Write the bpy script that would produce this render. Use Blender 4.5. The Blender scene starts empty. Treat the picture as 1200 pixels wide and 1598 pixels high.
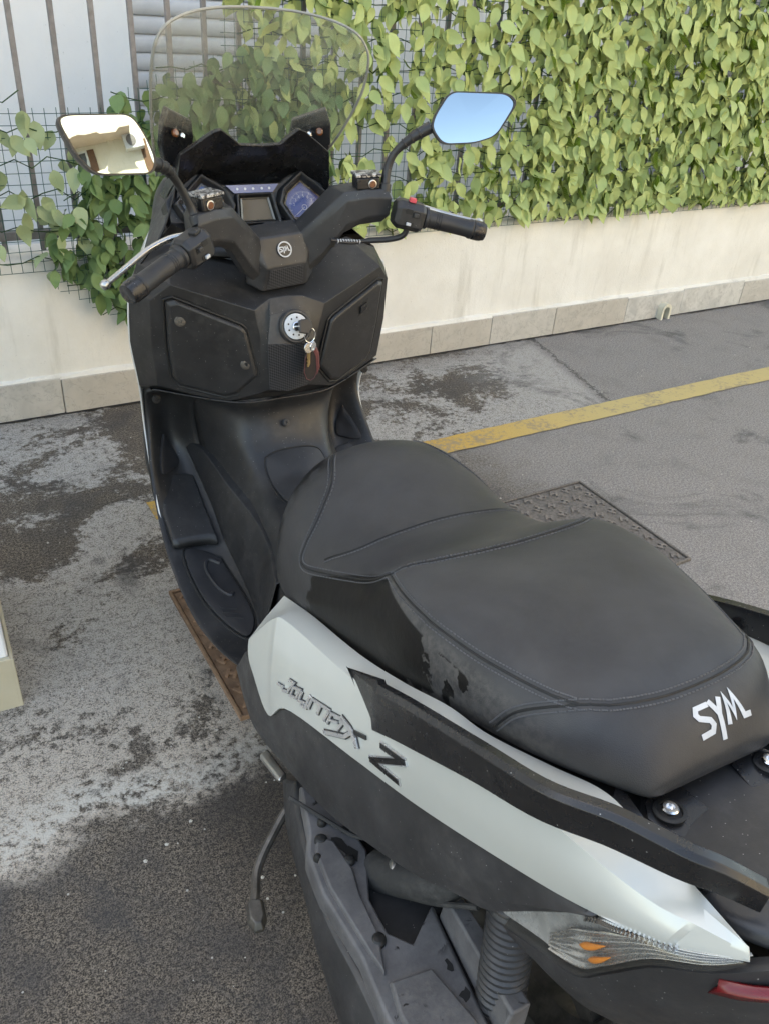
import bpy, bmesh, math, random
from mathutils import Vector, Matrix
from mathutils.bvhtree import BVHTree
random.seed(7)
R = math.radians
sc = bpy.context.scene
COL = sc.collection

# ------------------------------------------------------------------ camera
def cam_matrix(pos, yaw, pitch, roll):
    cy, sy, cp, sp = math.cos(yaw), math.sin(yaw), math.cos(pitch), math.sin(pitch)
    f = Vector((-sy*cp, cy*cp, sp)); r = Vector((cy, sy, 0)); u = r.cross(f)
    r2 = math.cos(roll)*r + math.sin(roll)*u; u2 = -math.sin(roll)*r + math.cos(roll)*u
    M = Matrix((r2, u2, -f)).transposed().to_4x4(); M.translation = Vector(pos)
    return M
cd = bpy.data.cameras.new('camera'); cam = bpy.data.objects.new('camera', cd); COL.objects.link(cam)
cam.matrix_world = cam_matrix((-.66197, -.52745, 1.47471), -.5297315, -.5653526, .0782894)
cd.sensor_fit = 'VERTICAL'; cd.sensor_height = 24; cd.lens = 24*1298.33/1598
cd.clip_start = .02; cd.clip_end = 500
sc.camera = cam

# ------------------------------------------------------------------ light
SUN = Vector((-.30, .56, .77)).normalized()          # direction towards the sun (behind the house)
w = bpy.data.worlds.new('World'); sc.world = w; w.use_nodes = True
nt = w.node_tree; bg = nt.nodes['Background']
sky = nt.nodes.new('ShaderNodeTexSky'); sky.sky_type = 'NISHITA'; sky.sun_disc = False
sky.sun_elevation = math.asin(SUN.z); sky.sun_rotation = math.atan2(SUN.x, SUN.y)
sky.air_density = 1.0; sky.dust_density = 1.6; sky.ozone_density = 1.0
nt.links.new(sky.outputs[0], bg.inputs[0]); bg.inputs[1].default_value = .15
sl = bpy.data.lights.new('sun', 'SUN'); sl.energy = 4.0; sl.angle = R(.53); sl.color = (1, .95, .87)
so = bpy.data.objects.new('sun', sl); COL.objects.link(so)
so.rotation_euler = SUN.to_track_quat('Z', 'Y').to_euler(); so.location = SUN*30
sc.view_settings.view_transform = 'Standard'; sc.view_settings.look = 'None'
sc.view_settings.exposure = 2.38; sc.view_settings.gamma = 1
sc.view_settings.use_white_balance = True; sc.view_settings.white_balance_temperature = 8700; sc.view_settings.white_balance_tint = 8
sc.cycles.max_bounces = 8; sc.cycles.transparent_max_bounces = 12
sc.cycles.sample_clamp_indirect = 8

# ------------------------------------------------------------------ helpers: geometry
def crv(P, n):
    """Catmull-Rom through P, n points."""
    P = [Vector(p) for p in P]; m = len(P)-1; out = []
    for i in range(n):
        t = i/(n-1)*m; k = min(int(t), m-1); u = t-k
        a = P[k-1] if k > 0 else 2*P[0]-P[1]; b = P[k]; c = P[k+1]; d = P[k+2] if k+2 <= m else 2*P[m]-P[m-1]
        out.append(.5*((2*b)+(c-a)*u+(2*a-5*b+4*c-d)*u*u+(3*b-a-3*c+d)*u**3))
    return out
def lin(P, n):
    P = [Vector(p) for p in P]; L = [0]
    for a, b in zip(P, P[1:]): L.append(L[-1]+(b-a).length)
    out = []
    for i in range(n):
        s = L[-1]*i/(n-1); k = 0
        while k < len(P)-2 and L[k+1] < s: k += 1
        out.append(P[k].lerp(P[k+1], (s-L[k])/max(L[k+1]-L[k], 1e-9)))
    return out
def patch(rows, nu, nv):
    """bicubic grid through rows of control points -> nu x nv points"""
    cols = [crv(r, nv) for r in rows]
    g = [[None]*nv for _ in range(nu)]
    for j in range(nv):
        for i, p in enumerate(crv([c[j] for c in cols], nu)): g[i][j] = p
    return g
def full(row): return [Vector((-p[0], p[1], p[2])) for p in reversed(row[1:])]+[Vector(p) for p in row]
class MB:
    def __init__(s): s.v = []; s.f = []
    def add(s, v, f):
        o = len(s.v); s.v += [Vector(p) for p in v]; s.f += [[i+o for i in q] for q in f]; return s
    def grid(s, g, flip=False):
        n, m = len(g), len(g[0]); v = [p for r in g for p in r]
        f = [[i*m+j, i*m+j+1, (i+1)*m+j+1, (i+1)*m+j] for i in range(n-1) for j in range(m-1)]
        if flip: f = [q[::-1] for q in f]
        return s.add(v, f)
    def tube(s, P, r, n=10, cap=True, up=None):
        P = [Vector(p) for p in P]; k = len(P)
        if not isinstance(r, (list, tuple)): r = [r]*k
        v = []; prev = None
        for i in range(k):
            t = (P[min(i+1, k-1)]-P[max(i-1, 0)]).normalized()
            if prev is None:
                a = Vector((0, 0, 1)) if abs(t.z) < .9 else Vector((1, 0, 0)); x = t.cross(a).normalized()
            else: x = (prev-t*prev.dot(t)).normalized()
            prev = x; y = t.cross(x)
            for j in range(n):
                an = 2*math.pi*j/n; v.append(P[i]+(x*math.cos(an)+y*math.sin(an))*r[i])
        f = [[i*n+j, i*n+(j+1) % n, (i+1)*n+(j+1) % n, (i+1)*n+j] for i in range(k-1) for j in range(n)]
        if cap: f += [list(range(n))[::-1], [(k-1)*n+j for j in range(n)]]
        return s.add(v, f)
    def lathe(s, prof, o, ax, n=24, cap=True):
        """prof: (radius, distance along axis)"""
        o = Vector(o); ax = Vector(ax).normalized()
        a = Vector((0, 0, 1)) if abs(ax.z) < .9 else Vector((1, 0, 0)); x = ax.cross(a).normalized(); y = ax.cross(x)
        v = [o+ax*h+(x*math.cos(2*math.pi*j/n)+y*math.sin(2*math.pi*j/n))*r for r, h in prof for j in range(n)]
        k = len(prof)
        f = [[i*n+j, i*n+(j+1) % n, (i+1)*n+(j+1) % n, (i+1)*n+j] for i in range(k-1) for j in range(n)]
        if cap: f += [list(range(n))[::-1], [(k-1)*n+j for j in range(n)]]
        return s.add(v, f)
    def prism(s, poly, vec):
        poly = [Vector(p) for p in poly]; vec = Vector(vec); n = len(poly)
        v = poly+[p+vec for p in poly]
        f = [list(range(n))[::-1], list(range(n, 2*n))]+[[i, (i+1) % n, (i+1) % n+n, i+n] for i in range(n)]
        return s.add(v, f)
    def loft(s, secs, cap=True):
        n = len(secs[0]); k = len(secs); v = [Vector(p) for q in secs for p in q]
        f = [[i*n+j, i*n+(j+1) % n, (i+1)*n+(j+1) % n, (i+1)*n+j] for i in range(k-1) for j in range(n)]
        if cap: f += [list(range(n))[::-1], [(k-1)*n+j for j in range(n)]]
        return s.add(v, f)
    def box(s, c, d, m=None):
        v = []
        for x in (-.5, .5):
            for y in (-.5, .5):
                for z in (-.5, .5):
                    p = Vector((x*d[0], y*d[1], z*d[2])); v.append((m @ p if m else p)+Vector(c))
        return s.add(v, [[0, 1, 3, 2], [4, 6, 7, 5], [0, 4, 5, 1], [2, 3, 7, 6], [0, 2, 6, 4], [1, 5, 7, 3]])
    def ribbon(s, P, wd, M, t=.002, sub=0):
        """flat stroke: 2D polyline P, width wd, mapped by M(u,v,h)"""
        P = [Vector((p[0], p[1])) for p in P]; Lf = []; Rt = []
        for i in range(len(P)):
            d0 = (P[i]-P[i-1]).normalized() if i else (P[1]-P[0]).normalized()
            d1 = (P[i+1]-P[i]).normalized() if i < len(P)-1 else d0
            n0 = Vector((-d0.y, d0.x)); n1 = Vector((-d1.y, d1.x)); m = (n0+n1)
            m = m.normalized() if m.length > .2 else n0
            k = wd/2/max(.45, m.dot(n0)); Lf.append(P[i]+m*k); Rt.append(P[i]-m*k)
        for i in range(len(P)-1):
            k = max(1, int((P[i+1]-P[i]).length/sub+.5)) if sub else 1
            for j in range(k):
                q = [Lf[i].lerp(Lf[i+1], j/k), Lf[i].lerp(Lf[i+1], (j+1)/k), Rt[i].lerp(Rt[i+1], (j+1)/k), Rt[i].lerp(Rt[i+1], j/k)]
                v = [M(a.x, a.y, 0) for a in q]+[M(a.x, a.y, t) for a in q]
                s.add(v, [[0, 1, 2, 3], [7, 6, 5, 4], [0, 4, 5, 1], [1, 5, 6, 2], [2, 6, 7, 3], [3, 7, 4, 0]])
        return s
    def build(s, name, mat, parent=None, bevel=0, seg=2, solid=0, off=-1, ang=32, smooth=True, sub=0, flipx=False, weld=0, fix=True):
        me = bpy.data.meshes.new(name)
        v = [(-p.x, p.y, p.z) for p in s.v] if flipx else [tuple(p) for p in s.v]
        f = [q[::-1] for q in s.f] if flipx else s.f
        me.from_pydata(v, [], f); me.validate()
        if weld or fix:
            bm = bmesh.new(); bm.from_mesh(me)
            if weld: bmesh.ops.remove_doubles(bm, verts=bm.verts, dist=weld)
            if fix: bmesh.ops.recalc_face_normals(bm, faces=bm.faces)
            bm.to_mesh(me); bm.free()
        me.polygons.foreach_set('use_smooth', [smooth]*len(me.polygons))
        if smooth and not sub: me.set_sharp_from_angle(angle=R(ang))
        me.materials.append(mat)
        o = bpy.data.objects.new(name, me); COL.objects.link(o)
        if parent: o.parent = parent
        if solid:
            md = o.modifiers.new('solid', 'SOLIDIFY'); md.thickness = solid; md.offset = off
        if bevel:
            md = o.modifiers.new('bevel', 'BEVEL'); md.width = bevel; md.segments = seg; md.limit_method = 'ANGLE'; md.angle_limit = R(25)
            me.polygons.foreach_set('use_smooth', [True]*len(me.polygons))
            md.harden_normals = False
            o.modifiers.new('wn', 'WEIGHTED_NORMAL').keep_sharp = True
        if sub:
            md = o.modifiers.new('sub', 'SUBSURF'); md.levels = sub; md.render_levels = sub
        return o
def empty(name, label, cat, loc=(0, 0, 0), group=None):
    o = bpy.data.objects.new(name, None); COL.objects.link(o); o.location = loc
    o.empty_display_size = .1
    return tag(o, label, cat, group)
def tag(o, label, cat, group=None, kind=None):
    if label: o['label'] = label
    if cat: o['category'] = cat
    if group: o['group'] = group
    if kind: o['kind'] = kind
    return o
def bvh_of(o):
    dg = bpy.context.evaluated_depsgraph_get(); dg.update(); ev = o.evaluated_get(dg); me = ev.to_mesh()
    b = BVHTree.FromPolygons([v.co.copy() for v in me.vertices], [list(p.vertices) for p in me.polygons])
    ev.to_mesh_clear(); return b
def text_mesh(txt, size):
    cu = bpy.data.curves.new('t', 'FONT'); cu.body = txt; cu.size = size; cu.align_x = 'CENTER'; cu.align_y = 'CENTER'
    o = bpy.data.objects.new('t', cu); COL.objects.link(o)
    dg = bpy.context.evaluated_depsgraph_get(); dg.update(); me = o.evaluated_get(dg).to_mesh()
    r = ([v.co.copy() for v in me.vertices], [list(p.vertices) for p in me.polygons])
    o.evaluated_get(dg).to_mesh_clear(); bpy.data.objects.remove(o); bpy.data.curves.remove(cu)
    return r

# ------------------------------------------------------------------ helpers: materials
class NT:
    def __init__(s, name):
        s.m = bpy.data.materials.new(name); s.m.use_nodes = True; s.t = s.m.node_tree; s.b = s.t.nodes['Principled BSDF']; s.out = s.t.nodes['Material Output']
    def n(s, typ, **kw):
        o = s.t.nodes.new('ShaderNode'+typ)
        for k, v in kw.items():
            if k in o.inputs.keys() if isinstance(k, str) else False: o.inputs[k].default_value = v
            else: setattr(o, k, v)
        return o
    def l(s, a, b): s.t.links.new(a, b)
    def val(s, x, sock):
        if hasattr(x, 'node'): s.l(x, sock)
        else: sock.default_value = x
    def math(s, op, a, b=0.0, c=None, clamp=False):
        o = s.n('Math', operation=op, use_clamp=clamp); s.val(a, o.inputs[0]); s.val(b, o.inputs[1])
        if c is not None: s.val(c, o.inputs[2])
        return o.outputs[0]
    def noise(s, vec, scale, det=4, rough=.6, dist=0):
        o = s.n('TexNoise'); o.inputs['Scale'].default_value = scale; o.inputs['Detail'].default_value = det
        o.inputs['Roughness'].default_value = rough; o.inputs['Distortion'].default_value = dist
        s.l(vec, o.inputs['Vector']); return o.outputs[0]
    def smooth(s, x, a, b, lo=0.0, hi=1.0):
        o = s.n('MapRange', interpolation_type='SMOOTHSTEP'); s.val(x, o.inputs[0])
        for i, q in enumerate((a, b, lo, hi)): s.val(q, o.inputs[i+1])
        return o.outputs[0]
    def mix(s, f, a, b):
        o = s.n('Mix', data_type='RGBA'); s.val(f, o.inputs[0])
        for q, k in ((a, 6), (b, 7)):
            if hasattr(q, 'node'): s.l(q, o.inputs[k])
            else: o.inputs[k].default_value = (*q, 1)
        return o.outputs[2]
    def obj(s): return s.n('TexCoord').outputs['Object']
    def pos(s): return s.n('NewGeometry').outputs['Position']
    def xyz(s, v):
        o = s.n('SeparateXYZ'); s.l(v, o.inputs[0]); return o.outputs
    def bump(s, h, strength, dist):
        o = s.n('Bump'); o.inputs['Strength'].default_value = strength; o.inputs['Distance'].default_value = dist
        s.l(h, o.inputs['Height']); s.l(o.outputs[0], s.b.inputs['Normal']); return o
def C(r, g=None, b=None): return (r, r if g is None else g, r if b is None else b)
def pbr(name, col, rough=.5, metal=0, bump=None, var=.15, vs=9, coat=0, dust=0, rv=.10, spec=.5, dustcol=(.20, .19, .18), speck=0):
    k = NT(name); b = k.b; p = k.obj()
    n1 = k.noise(p, vs, 5, .65)
    f = k.smooth(n1, .3, .7)
    base = k.mix(f, tuple(c*(1-var) for c in col), tuple(min(1, c*(1+var)) for c in col))
    if dust:
        n2 = k.noise(p, 5.3, 8, .72, .4); n3 = k.noise(p, 60, 4, .7)
        d = k.math('MULTIPLY', k.smooth(n2, .42, .72), k.smooth(n3, .3, .75))
        base = k.mix(k.math('MULTIPLY', d, dust), base, dustcol)
    if speck:
        v = k.n('TexVoronoi'); v.inputs['Scale'].default_value = speck; k.l(p, v.inputs['Vector'])
        dd = k.math('LESS_THAN', v.outputs['Distance'], .16)
        gate = k.math('GREATER_THAN', k.xyz(v.outputs['Color'])[1], .93)
        base = k.mix(k.math('MULTIPLY', k.math('MULTIPLY', dd, gate), .6), base, (.45, .44, .42))
    k.l(base, b.inputs['Base Color'])
    r = k.smooth(k.noise(p, vs*2.3, 4, .7), .25, .75, max(.02, rough-rv), min(1, rough+rv)); k.l(r, b.inputs['Roughness'])
    b.inputs['Metallic'].default_value = metal; b.inputs['Coat Weight'].default_value = coat; b.inputs['Coat Roughness'].default_value = .08
    b.inputs['Specular IOR Level'].default_value = spec
    if bump: k.bump(k.noise(p, bump[0], 3, .6), bump[1], bump[2])
    return k.m
M = {}
M['plastic'] = pbr('black_textured_plastic', C(.016, .016, .017), .43, bump=(900, .35, .0006), dust=.18, var=.25, speck=260)
M['plastic2'] = pbr('dark_grey_plastic', C(.027, .027, .0285), .43, bump=(700, .3, .0005), dust=.22, var=.22, speck=260)
M['gloss'] = pbr('satin_black_paint', C(.012, .012, .013), .28, var=.2, dust=.06, spec=.5, speck=240)
M['deep'] = pbr('deep_black_plastic', C(.008), .6, var=.2)
M['grip'] = pbr('grip_rubber', C(.017, .017, .019), .48, bump=(1500, .3, .0004), dust=.08)
M['silver'] = pbr('pearl_silver_paint', C(.535, .55, .515), .34, metal=.25, var=.03, vs=4, coat=.35, rv=.05)
M['white'] = pbr('white_paint', C(.72, .73, .71), .3, var=.03, coat=.6)
M['chrome'] = pbr('chrome', C(.82), .20, metal=1, var=.05, rv=.06)
M['alu'] = pbr('brushed_aluminium', C(.50, .50, .49), .33, metal=1, var=.1, bump=(200, .15, .0005))
M['steel'] = pbr('dirty_steel', C(.085, .078, .070), .45, metal=.6, var=.35, vs=30, dust=.3)
M['brass'] = pbr('brass', C(.55, .42, .22), .35, metal=1, var=.2)
M['red'] = pbr('red_switch', C(.55, .07, .09), .4)
M['orange'] = pbr('amber_plastic', C(.70, .22, .02), .25, coat=.5)
M['brownglass'] = pbr('sight_glass', C(.16, .055, .02), .2, coat=.6)
M['yellow'] = pbr('yellow_plastic', C(.6, .42, .05), .4)
M['redlens'] = pbr('red_lens', C(.13, .003, .006), .35, coat=.15)
M['rubber'] = pbr('tyre_rubber', C(.022), .75, bump=(300, .3, .001), dust=.4)
M['engine'] = pbr('dusty_engine_plastic', C(.062, .061, .064), .52, var=.3, bump=(500, .4, .0006), dust=.35, dustcol=(.13, .125, .12), speck=200)
M['thread'] = pbr('grey_thread', C(.085, .085, .088), .7)
def mat_engine():
    k = NT('grimy_engine_plastic'); p = k.obj()
    base = k.mix(k.smooth(k.noise(p, 12, 6, .7), .3, .7), (.068, .067, .070), (.125, .123, .126))
    d = k.math('MULTIPLY', k.smooth(k.noise(p, 7, 7, .7, .4), .45, .7), k.smooth(k.noise(p, 160, 3, .7), .3, .7)); base = k.mix(k.math('MULTIPLY', d, .5), base, (.18, .17, .155))
    dark_spot = k.math('MULTIPLY', k.smooth(k.noise(p, 34, 5, .6, .8), .590, .640), k.smooth(k.noise(p, 6, 3), .46, .56))  # glossy oil blotches
    base = k.mix(dark_spot, base, (.007, .007, .0075)); k.l(base, k.b.inputs['Base Color']); k.l(k.smooth(dark_spot, 0, 1, .55, .30), k.b.inputs['Roughness'])
    k.bump(k.noise(p, 420, 3, .6), .4, .0006); return k.m
M['engine'] = mat_engine()
M['emblem'] = pbr('emblem_metal', C(.66), .28, metal=.7, var=.08)
M['leather'] = pbr('fob_leather', C(.022, .015, .014), .6, bump=(500, .3, .0005))
M['redthread'] = pbr('red_edge', C(.13, .035, .035), .5)
M['print'] = pbr('light_grey_print', C(.50, .52, .54), .5, var=.1, vs=60)
M['bluedial'] = pbr('blue_dial', C(.025, .085, .30), .5, var=.15)
M['bluestrip'] = pbr('blue_indicator_strip', C(.12, .17, .34), .2, coat=1, var=.15)
M['lcd'] = pbr('lcd', C(.055, .055, .048), .15, coat=1, var=.1)
M['bezel'] = pbr('warm_bezel', C(.20, .18, .15), .3, metal=.6)
M['dialwhite'] = pbr('dial_print', C(.6, .65, .7), .5)
M['crust'] = pbr('flaked_black_paint', C(.05), .4, metal=.3, var=.4)

def mat_flaked():
    k = NT('flaked_cylinder_cap'); p = k.obj()
    f = k.smooth(k.noise(p, 95, 6, .75, .5), .47, .55)
    k.l(k.mix(f, (.012, .012, .014), (.55, .55, .55)), k.b.inputs['Base Color']); k.l(k.smooth(f, 0, 1, 0, .7), k.b.inputs['Metallic'])
    k.b.inputs['Roughness'].default_value = .4; k.bump(f, .5, .0006); return k.m
M['flaked'] = mat_flaked()
def mat_carbon():
    k = NT('carbon_weave_plastic'); p = k.obj(); x = k.xyz(p)
    a = k.math('SINE', k.math('MULTIPLY', k.math('ADD', x[0], k.math('MULTIPLY', x[2], .6)), 900))
    b2 = k.math('SINE', k.math('MULTIPLY', k.math('SUBTRACT', x[2], x[0]), 420))
    s = k.smooth(k.math('MULTIPLY', a, b2), -.5, .5)
    k.l(k.mix(s, (.012, .012, .013), (.060, .061, .066)), k.b.inputs['Base Color']); k.l(k.smooth(s, 0, 1, .3, .45), k.b.inputs['Roughness'])
    k.bump(s, .3, .0005); return k.m
M['carbon'] = mat_carbon()
def mat_seat():
    k = NT('seat_vinyl'); p = k.obj(); x = k.xyz(p)
    n1 = k.noise(p, 5, 5, .6)
    base = k.mix(k.smooth(n1, .3, .7), (.024, .024, .025), (.032, .032, .034))
    # scuffed, faded vinyl, paler blotches towards the top, and an old water mark on the left flank
    fade = k.math('MULTIPLY', k.smooth(k.noise(p, 8, 6, .7, .3), .35, .7), .5)
    base = k.mix(fade, base, (.046, .046, .049))
    top_pale = k.math('MULTIPLY', k.math('MULTIPLY', k.smooth(k.noise(p, 3.2, 4, .6, .5), .38, .62), k.smooth(x[2], .74, .80)), .35)
    base = k.mix(top_pale, base, (.080, .079, .078))
    flank = k.math('MULTIPLY', k.math('MULTIPLY', k.smooth(x[1], .36, .30), k.smooth(x[2], .803, .788)), k.math('MULTIPLY', k.smooth(x[0], -.15, -.17), k.smooth(k.noise(p, 90, 4, .7), .3, .7)))
    base = k.mix(k.math('MULTIPLY', flank, .75), base, (.090, .085, .078))
    edge = k.math('ADD', k.math('MULTIPLY', k.math('SUBTRACT', k.noise(p, 16, 5, .65), .5), .22), x[1])
    wet1 = k.math('MULTIPLY', k.smooth(edge, .135, .142), k.smooth(edge, .47, .46))
    blot = k.math('MULTIPLY', k.smooth(k.noise(p, 24, 4, .55), .545, .56), k.math('MULTIPLY', k.smooth(x[1], .02, .05), k.smooth(x[1], .21, .18)))
    zl = k.math('MINIMUM', k.math('ADD', .667, k.math('MULTIPLY', k.math('SUBTRACT', .44, x[1]), .64)), .783)
    side = k.math('MULTIPLY', k.smooth(x[0], -.14, -.15), k.smooth(k.math('SUBTRACT', x[2], zl), .002, -.002))
    wet = k.math('MULTIPLY', k.math('MAXIMUM', wet1, blot), side)
    nose = k.math('MULTIPLY', k.math('MULTIPLY', k.smooth(x[1], .60, .66), k.smooth(x[0], -.08, -.11)), k.smooth(k.noise(p, 22, 4, .6), .47, .50))
    wet = k.math('MAXIMUM', wet, k.math('MULTIPLY', nose, .8))
    base = k.mix(wet, base, (.0075, .007, .0066))
    k.l(base, k.b.inputs['Base Color'])
    k.l(k.smooth(wet, 0, 1, .47, .38), k.b.inputs['Roughness'])
    v = k.n('TexVoronoi'); v.inputs['Scale'].default_value = 900; k.l(p, v.inputs['Vector'])
    hh = k.math('ADD', k.math('MULTIPLY', v.outputs['Distance'], .35), k.math('MULTIPLY', k.noise(p, 34, 4, .6), 1.6)); k.bump(hh, .45, .0011)
    k.l(k.smooth(wet, 0, 1, .36, .16), k.b.inputs['Specular IOR Level'])
    return k.m
M['seat'] = mat_seat()
def mat_clear(name, tint, film, rough=.03):
    k = NT(name); t = k.n('BsdfTransparent'); t.inputs[0].default_value = (*tint, 1)
    g = k.n('BsdfGlossy'); g.inputs['Roughness'].default_value = rough
    d = k.n('BsdfDiffuse'); d.inputs[0].default_value = (.5, .5, .46, 1)
    lw = k.n('LayerWeight'); lw.inputs[0].default_value = .5
    frs = k.math('ADD', .045, k.math('MULTIPLY', k.math('POWER', lw.outputs['Facing'], 5.0), .9))
    m1 = k.n('MixShader'); m2 = k.n('MixShader')
    f2 = k.math('MULTIPLY', k.smooth(k.noise(k.obj(), 7, 6, .7, .5), .3, .75, .5, 1.4), film)
    k.l(f2, m1.inputs[0]); k.l(t.outputs[0], m1.inputs[1]); k.l(d.outputs[0], m1.inputs[2])
    k.l(frs, m2.inputs[0]); k.l(m1.outputs[0], m2.inputs[1]); k.l(g.outputs[0], m2.inputs[2])
    k.l(m2.outputs[0], k.out.inputs[0]); return k.m
M['screen'] = mat_clear('windscreen_acrylic', (.945, .95, .925), .13)
M['lens'] = mat_clear('clear_lens', (.86, .86, .85), .05)
M['dialglass'] = mat_clear('dial_glass', (.95, .95, .97), .0)
M['edge'] = pbr('acrylic_edge', C(.24, .245, .22), .3, coat=.5)
def mat_mirror():
    k = NT('mirror_glass'); k.b.inputs['Base Color'].default_value = (.34, .42, .47, 1); k.b.inputs['Metallic'].default_value = 1
    k.l(k.smooth(k.noise(k.obj(), 40, 5, .7), .45, .8, .004, .03), k.b.inputs['Roughness']); return k.m
M['mirror'] = mat_mirror()

# ------------------------------------------------------------------ setting materials
def mat_ground():
    k = NT('worn_asphalt'); p = k.pos(); x = k.xyz(p)
    big = k.noise(p, 1.6, 4, .6, .3); mid = k.noise(p, 5.5, 6, .68, .3); fine = k.noise(p, 42, 5, .75); grit = k.noise(p, 260, 3, .7)
    v = k.n('TexVoronoi'); v.inputs['Scale'].default_value = 330; k.l(p, v.inputs['Vector'])
    n5 = k.noise(p, 330, 2, .7); n6 = k.noise(p, 130, 3, .7)
    grain = k.math('ADD', k.math('MULTIPLY', k.smooth(n5, .34, .66), .6), k.math('MULTIPLY', k.smooth(n6, .36, .64), .4))
    # bare dark asphalt with stones in it
    dark = k.mix(k.smooth(grain, .15, 1), (.024, .020, .0165), (.250, .205, .160))
    dark = k.mix(k.smooth(mid, .40, .68), dark, k.mix(grain, (.018, .016, .015), (.125, .108, .094)))
    # smoother, paler asphalt on the right
    pale = k.mix(k.smooth(grain, .1, 1), (.150, .136, .126), (.370, .340, .312))
    pale = k.mix(k.smooth(mid, .45, .75, 0, .45), pale, (.15, .14, .13))
    wob = k.math('MULTIPLY', k.math('SUBTRACT', mid, .5), .8)
    xr = k.math('ADD', x[0], wob)
    right = k.smooth(k.math('SUBTRACT', xr, k.math('MULTIPLY', k.smooth(x[1], 1.72, 1.9), .55)), .75, 1.25)
    base = k.mix(right, dark, pale)
    # worn cement film: ragged patches between the wall and the bare strip
    yy = k.math('ADD', x[1], k.math('MULTIPLY', k.math('SUBTRACT', k.noise(p, 3.1, 5, .6), .5), .30))
    yy = k.math('ADD', yy, k.math('MULTIPLY', k.math('SUBTRACT', fine, .5), .06))
    zone = k.math('MULTIPLY', k.smooth(yy, .60, .665), k.smooth(yy, 2.75, 2.45))
    xe = k.math('ADD', k.math('ADD', x[0], k.math('MULTIPLY', x[1], -.18)), k.math('MULTIPLY', k.math('SUBTRACT', fine, .5), .12))
    zone = k.math('MULTIPLY', zone, k.math('MAXIMUM', k.math('MULTIPLY', k.smooth(xe, 1.50, 1.44), k.smooth(x[1], 1.80, 1.85)), k.smooth(xr, 1.15, .75)))
    near = k.smooth(yy, 1.75, 1.15)                         # denser film nearer the bare strip
    rim = k.math('MULTIPLY', k.smooth(xe, 1.05, 1.35), k.smooth(x[1], 1.80, 1.9))
    thr = k.math('SUBTRACT', k.math('SUBTRACT', .515, k.math('MULTIPLY', near, .055)), k.math('MULTIPLY', rim, .085))
    mask0 = k.math('ADD', k.math('MULTIPLY', k.noise(p, 2.4, 8, .66, .6), .72), k.math('MULTIPLY', fine, .28))
    film = k.math('MULTIPLY', k.smooth(mask0, k.math('SUBTRACT', thr, .035), k.math('ADD', thr, .02)), zone)
    holes = k.smooth(k.math('ADD', k.math('ADD', k.math('MULTIPLY', n5, .35), k.math('MULTIPLY', n6, .35)), k.math('MULTIPLY', fine, .30)), .42, .53)
    film = k.math('MULTIPLY', film, k.smooth(holes, 0, 1, .30, 1))
    warm = k.smooth(yy, 1.5, .8)
    fcol = k.mix(warm, (.50, .465, .425), (.57, .475, .375))
    fcol = k.mix(k.smooth(grit, .3, .7), tuple(c*.7 for c in (.46, .43, .39)), fcol)
    base = k.mix(film, base, fcol)
    # bright lip along the edge of the film
    lip = k.math('MULTIPLY', k.math('MULTIPLY', k.smooth(yy, .655, .68), k.smooth(yy, .80, .70)), k.smooth(fine, .40, .56))
    base = k.mix(k.math('MULTIPLY', lip, k.smooth(x[0], .1, -.15, 0, .75)), base, (.55, .52, .46))
    # soot stains
    st = k.math('MULTIPLY', k.smooth(k.noise(p, 2.1, 6, .7, .8), .54, .68), .6)
    base = k.mix(st, base, (.050, .048, .048))
    d = k.n('VectorMath', operation='DISTANCE'); k.l(p, d.inputs[0]); d.inputs[1].default_value = (-.17, .55, 0)
    dark_spot = k.math('MULTIPLY', k.smooth(k.math('ADD', d.outputs['Value'], k.math('MULTIPLY', k.math('SUBTRACT', fine, .5), .35)), .34, .10), .6)  # ragged dark patch under the scooter, fading outwards
    base = k.mix(dark_spot, base, (.022, .019, .017))
    # stray pale grains
    wv = k.n('TexVoronoi'); wv.inputs['Scale'].default_value = 34; k.l(p, wv.inputs['Vector'])
    gs = k.math('MULTIPLY', k.math('LESS_THAN', wv.outputs['Distance'], .085), k.math('GREATER_THAN', k.xyz(wv.outputs['Color'])[1], .72))
    base = k.mix(k.math('MULTIPLY', gs, .8), base, (.45, .43, .38))
    crk = k.math('MULTIPLY', k.smooth(k.math('ABSOLUTE', k.math('SUBTRACT', k.math('ADD', xe, k.math('MULTIPLY', k.noise(p, 9, 4), .06)), 1.535)), .012, .004), k.math('MULTIPLY', k.smooth(x[1], 1.75, 1.9), .7))
    base = k.mix(crk, base, (.04, .037, .034))
    k.l(base, k.b.inputs['Base Color'])
    k.l(k.smooth(film, 0, 1, .80, .92), k.b.inputs['Roughness']); k.b.inputs['Specular IOR Level'].default_value = .3
    h = k.math('ADD', k.math('MULTIPLY', grain, .5), k.math('MULTIPLY', fine, .8))
    h = k.math('ADD', h, k.math('MULTIPLY', film, .4))
    k.bump(h, .7, .0026); return k.m
def mat_yellow():
    k = NT('worn_yellow_paint'); p = k.pos()
    f = k.noise(p, 60, 5, .75); g = k.noise(p, 7, 5, .65); gr = k.noise(p, 260, 3, .7)
    a = k.math('ADD', k.math('MULTIPLY', f, .55), k.math('MULTIPLY', g, .45))
    wear = k.smooth(a, .50, .60); base = k.mix(k.smooth(gr, .3, .7), (.44, .255, .050), (.62, .385, .095))
    x = k.xyz(p); base = k.mix(k.smooth(x[0], .8, 1.9), base, (.50, .385, .165))
    base = k.mix(k.math('MULTIPLY', wear, .75), base, (.24, .20, .15))
    k.l(base, k.b.inputs['Base Color']); k.b.inputs['Roughness'].default_value = .8
    k.bump(gr, .8, .002); return k.m
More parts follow.
